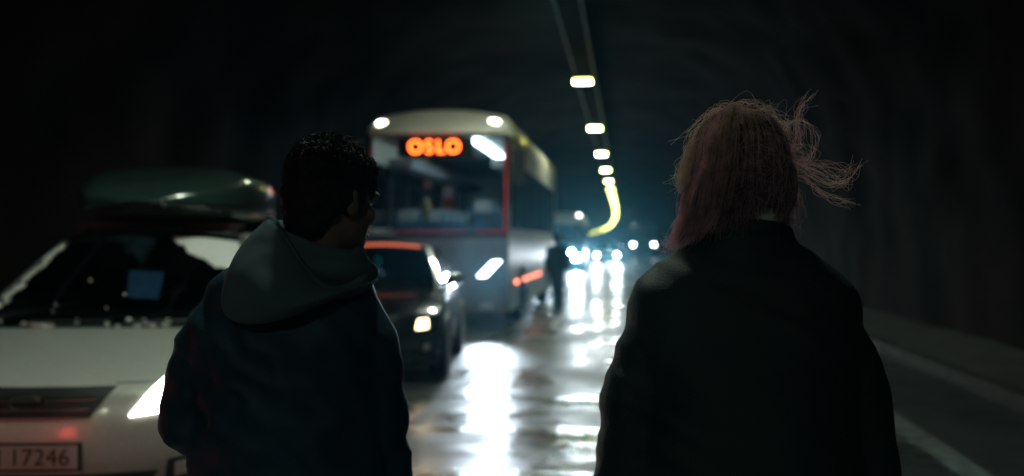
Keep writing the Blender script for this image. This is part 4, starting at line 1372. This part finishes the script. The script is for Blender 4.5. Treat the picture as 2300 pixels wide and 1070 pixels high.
# wind-thrown tufts
def spline(P, n=14):
    P = [Vector(p) for p in P]
    return [cr(P, i / (n - 1)) for i in range(n)]
X = lambda px, py, y=0.: Vector(((px - 1675) / 1177, y, 1.5 - (py - 545) / 1177))
fly = [
 ([X(1740, 330), X(1775, 335), X(1790, 290), X(1786, 250), X(1808, 222)], 9, .010),
 ([X(1745, 345), X(1785, 330), X(1782, 285), X(1795, 245), X(1812, 225)], 5, .014),
 ([X(1735, 330), X(1770, 280), X(1800, 275), X(1824, 310), X(1812, 360), X(1790, 385)], 6, .010),
 ([X(1735, 360), X(1785, 365), X(1830, 385), X(1870, 412), X(1900, 400), X(1912, 372)], 9, .012),
 ([X(1735, 370), X(1780, 380), X(1820, 405), X(1865, 413), X(1895, 405)], 8, .010),
 ([X(1740, 380), X(1790, 360), X(1815, 375), X(1850, 378), X(1885, 390), X(1908, 385)], 5, .010),
 ([X(1740, 395), X(1800, 400), X(1830, 430), X(1865, 448), X(1908, 459)], 8, .009),
 ([X(1750, 410), X(1785, 440), X(1785, 480), X(1780, 505)], 14, .012),
 ([X(1750, 400), X(1770, 430), X(1772, 475), X(1765, 500)], 14, .014),
 ([X(1740, 300), X(1760, 330), X(1790, 345), X(1810, 370), X(1800, 390)], 12, .016),
 ([X(1600, 300), X(1560, 330), X(1535, 380), X(1528, 408), X(1545, 412)], 40, .016),
 ([X(1580, 300), X(1545, 350), X(1545, 400), X(1535, 425)], 40, .018),
 ([X(1590, 400), X(1545, 450), X(1535, 500), X(1515, 545), X(1490, 552)], 26, .016),
 ([X(1600, 420), X(1560, 470), X(1540, 520), X(1510, 558)], 26, .018),
 ([X(1600, 440), X(1575, 490), X(1555, 530), X(1520, 552)], 20, .016),
 ([X(1640, 285), X(1612, 258), X(1585, 280), X(1562, 325)], 14, .030),
 ([X(1640, 262), X(1655, 244), X(1690, 240), X(1715, 252)], 10, .022),
 ([X(1690, 262), X(1715, 246), X(1742, 270), X(1752, 292)], 10, .022),
]
for (P, cnt, spread) in fly:
    for q in range(int(cnt * 1.7)):
        dv = [Vector((rr.gauss(0, spread * (.25 + .75 * k / len(P))), rr.gauss(0, .02), rr.gauss(0, spread * (.25 + .75 * k / len(P))))) * (.55 + .55 * rr.random()) for k in range(len(P))]
        yb = -.02 if P[0].x > -.02 else -.01
        pts = spline([p_ + d_ + Vector((0, yb, 0)) for p_, d_ in zip(P, dv)], 16)
        up = P[0].z > 1.70
        mi = (0 if rr.random() < .75 else 1) if up else (1 if rr.random() < .6 else 0)
        st.tube(pts, [.00045 * (1 - .6 * k / 16) for k in range(16)], 3, mi)
st.build('hair_strands', [M['hair_blonde'], M['hair_pink'], M['hair_mauve']], wom)

# ---------------- the figure walking beside the coach
ped = thing('person', 'dark distant figure walking along the wet road beside the coach', 'person', (at(21.9, -.30)), BZ)
ped.location = (.98, 21.7, 0)
b = MB(); T = head_parts(b, (0, .02, 1.60), Matrix.Identity(3))
b.tube([(0, 0, 1.38), (0, .005, 1.52)], [.065, .055], 12, round_ends=True)
b.rings([(.90, 0, .15, 0, .10), (1.1, 0, .14, 0, .09), (1.3, 0, .17, 0, .10), (1.40, 0, .13, 0, .08), (1.44, 0, .07, 0, .06)])
b.tube([(-.17, 0, 1.37), (-.22, -.05, 1.1), (-.21, .05, .86)], [.05, .042, .03], 10, round_ends=True)
b.tube([(.17, 0, 1.37), (.22, .05, 1.1), (.21, .16, .90)], [.05, .042, .03], 10, round_ends=True)
hand(b, (-.21, .05, .86), (0, .3, -1), (1, 0, 0), -1); hand(b, (.21, .16, .90), (0, .4, -1), (-1, 0, 0), 1)
feet = [(-.02, -.24, 0), (.06, .26, 0)]
tr = MB()
person_lower(b, tr, shl, .92, [(-.085, 0, .90), (.085, 0, .90)], feet, [(-.045, -.03, .50), (.07, .17, .50)], (.072, .052, .040), 1.1)
tr.rings([(.82, 0, .13, 0, .11), (.92, 0, .15, 0, .12), (1.0, 0, .14, 0, .11)])
put('body', fuse(b, .008, 3), M['skin'], ped)
face_bits(T, Matrix.Identity(3), ped)
put('trousers', fuse(tr, .016, 3), M['trouser'], ped); shoes(ped, feet)
j = MB()
j.rings([(.88, 0, .17, 0, .13), (1.0, 0, .17, 0, .13), (1.2, 0, .18, 0, .13), (1.34, 0, .18, 0, .12), (1.41, 0, .13, 0, .10), (1.46, 0, .085, 0, .085)])
j.tube([(-.16, 0, 1.37), (-.22, -.05, 1.1), (-.21, .04, .89)], [.066, .060, .050], 14, round_ends=True)
j.tube([(.16, 0, 1.37), (.22, .05, 1.1), (.21, .15, .93)], [.066, .060, .050], 14, round_ends=True)
jm = fuse(j, .014, 3); displace(jm, cloth_noise(.006, 41)); put('jacket', jm, M['trouser'], ped)
MB().ell((0, -.002, 1.635), (.086, .108, .098)).build('hair', M['hair_black'], ped)

# ------------------------------------------------------------------ damp tunnel air
if HAZE > 0:
    hz = MB().box((20, 305, 4.5), (150, 760, 12.)).build('haze', bpy.data.materials.new('damp_air'), None, smooth=False)
    hz['kind'] = 'stuff'; hz['label'] = 'thin damp haze filling the tunnel air'; hz['category'] = 'haze'
    m = hz.data.materials[0]; m.use_nodes = True
    nt = m.node_tree; nt.nodes.remove(nt.nodes['Principled BSDF'])
    pv = nt.nodes.new('ShaderNodeVolumePrincipled')
    pv.inputs['Color'].default_value = (.22, .74, 1.0, 1)
    pv.inputs['Density'].default_value = HAZE
    pv.inputs['Anisotropy'].default_value = .9
    nt.links.new(pv.outputs['Volume'], nt.nodes['Material Output'].inputs['Volume'])
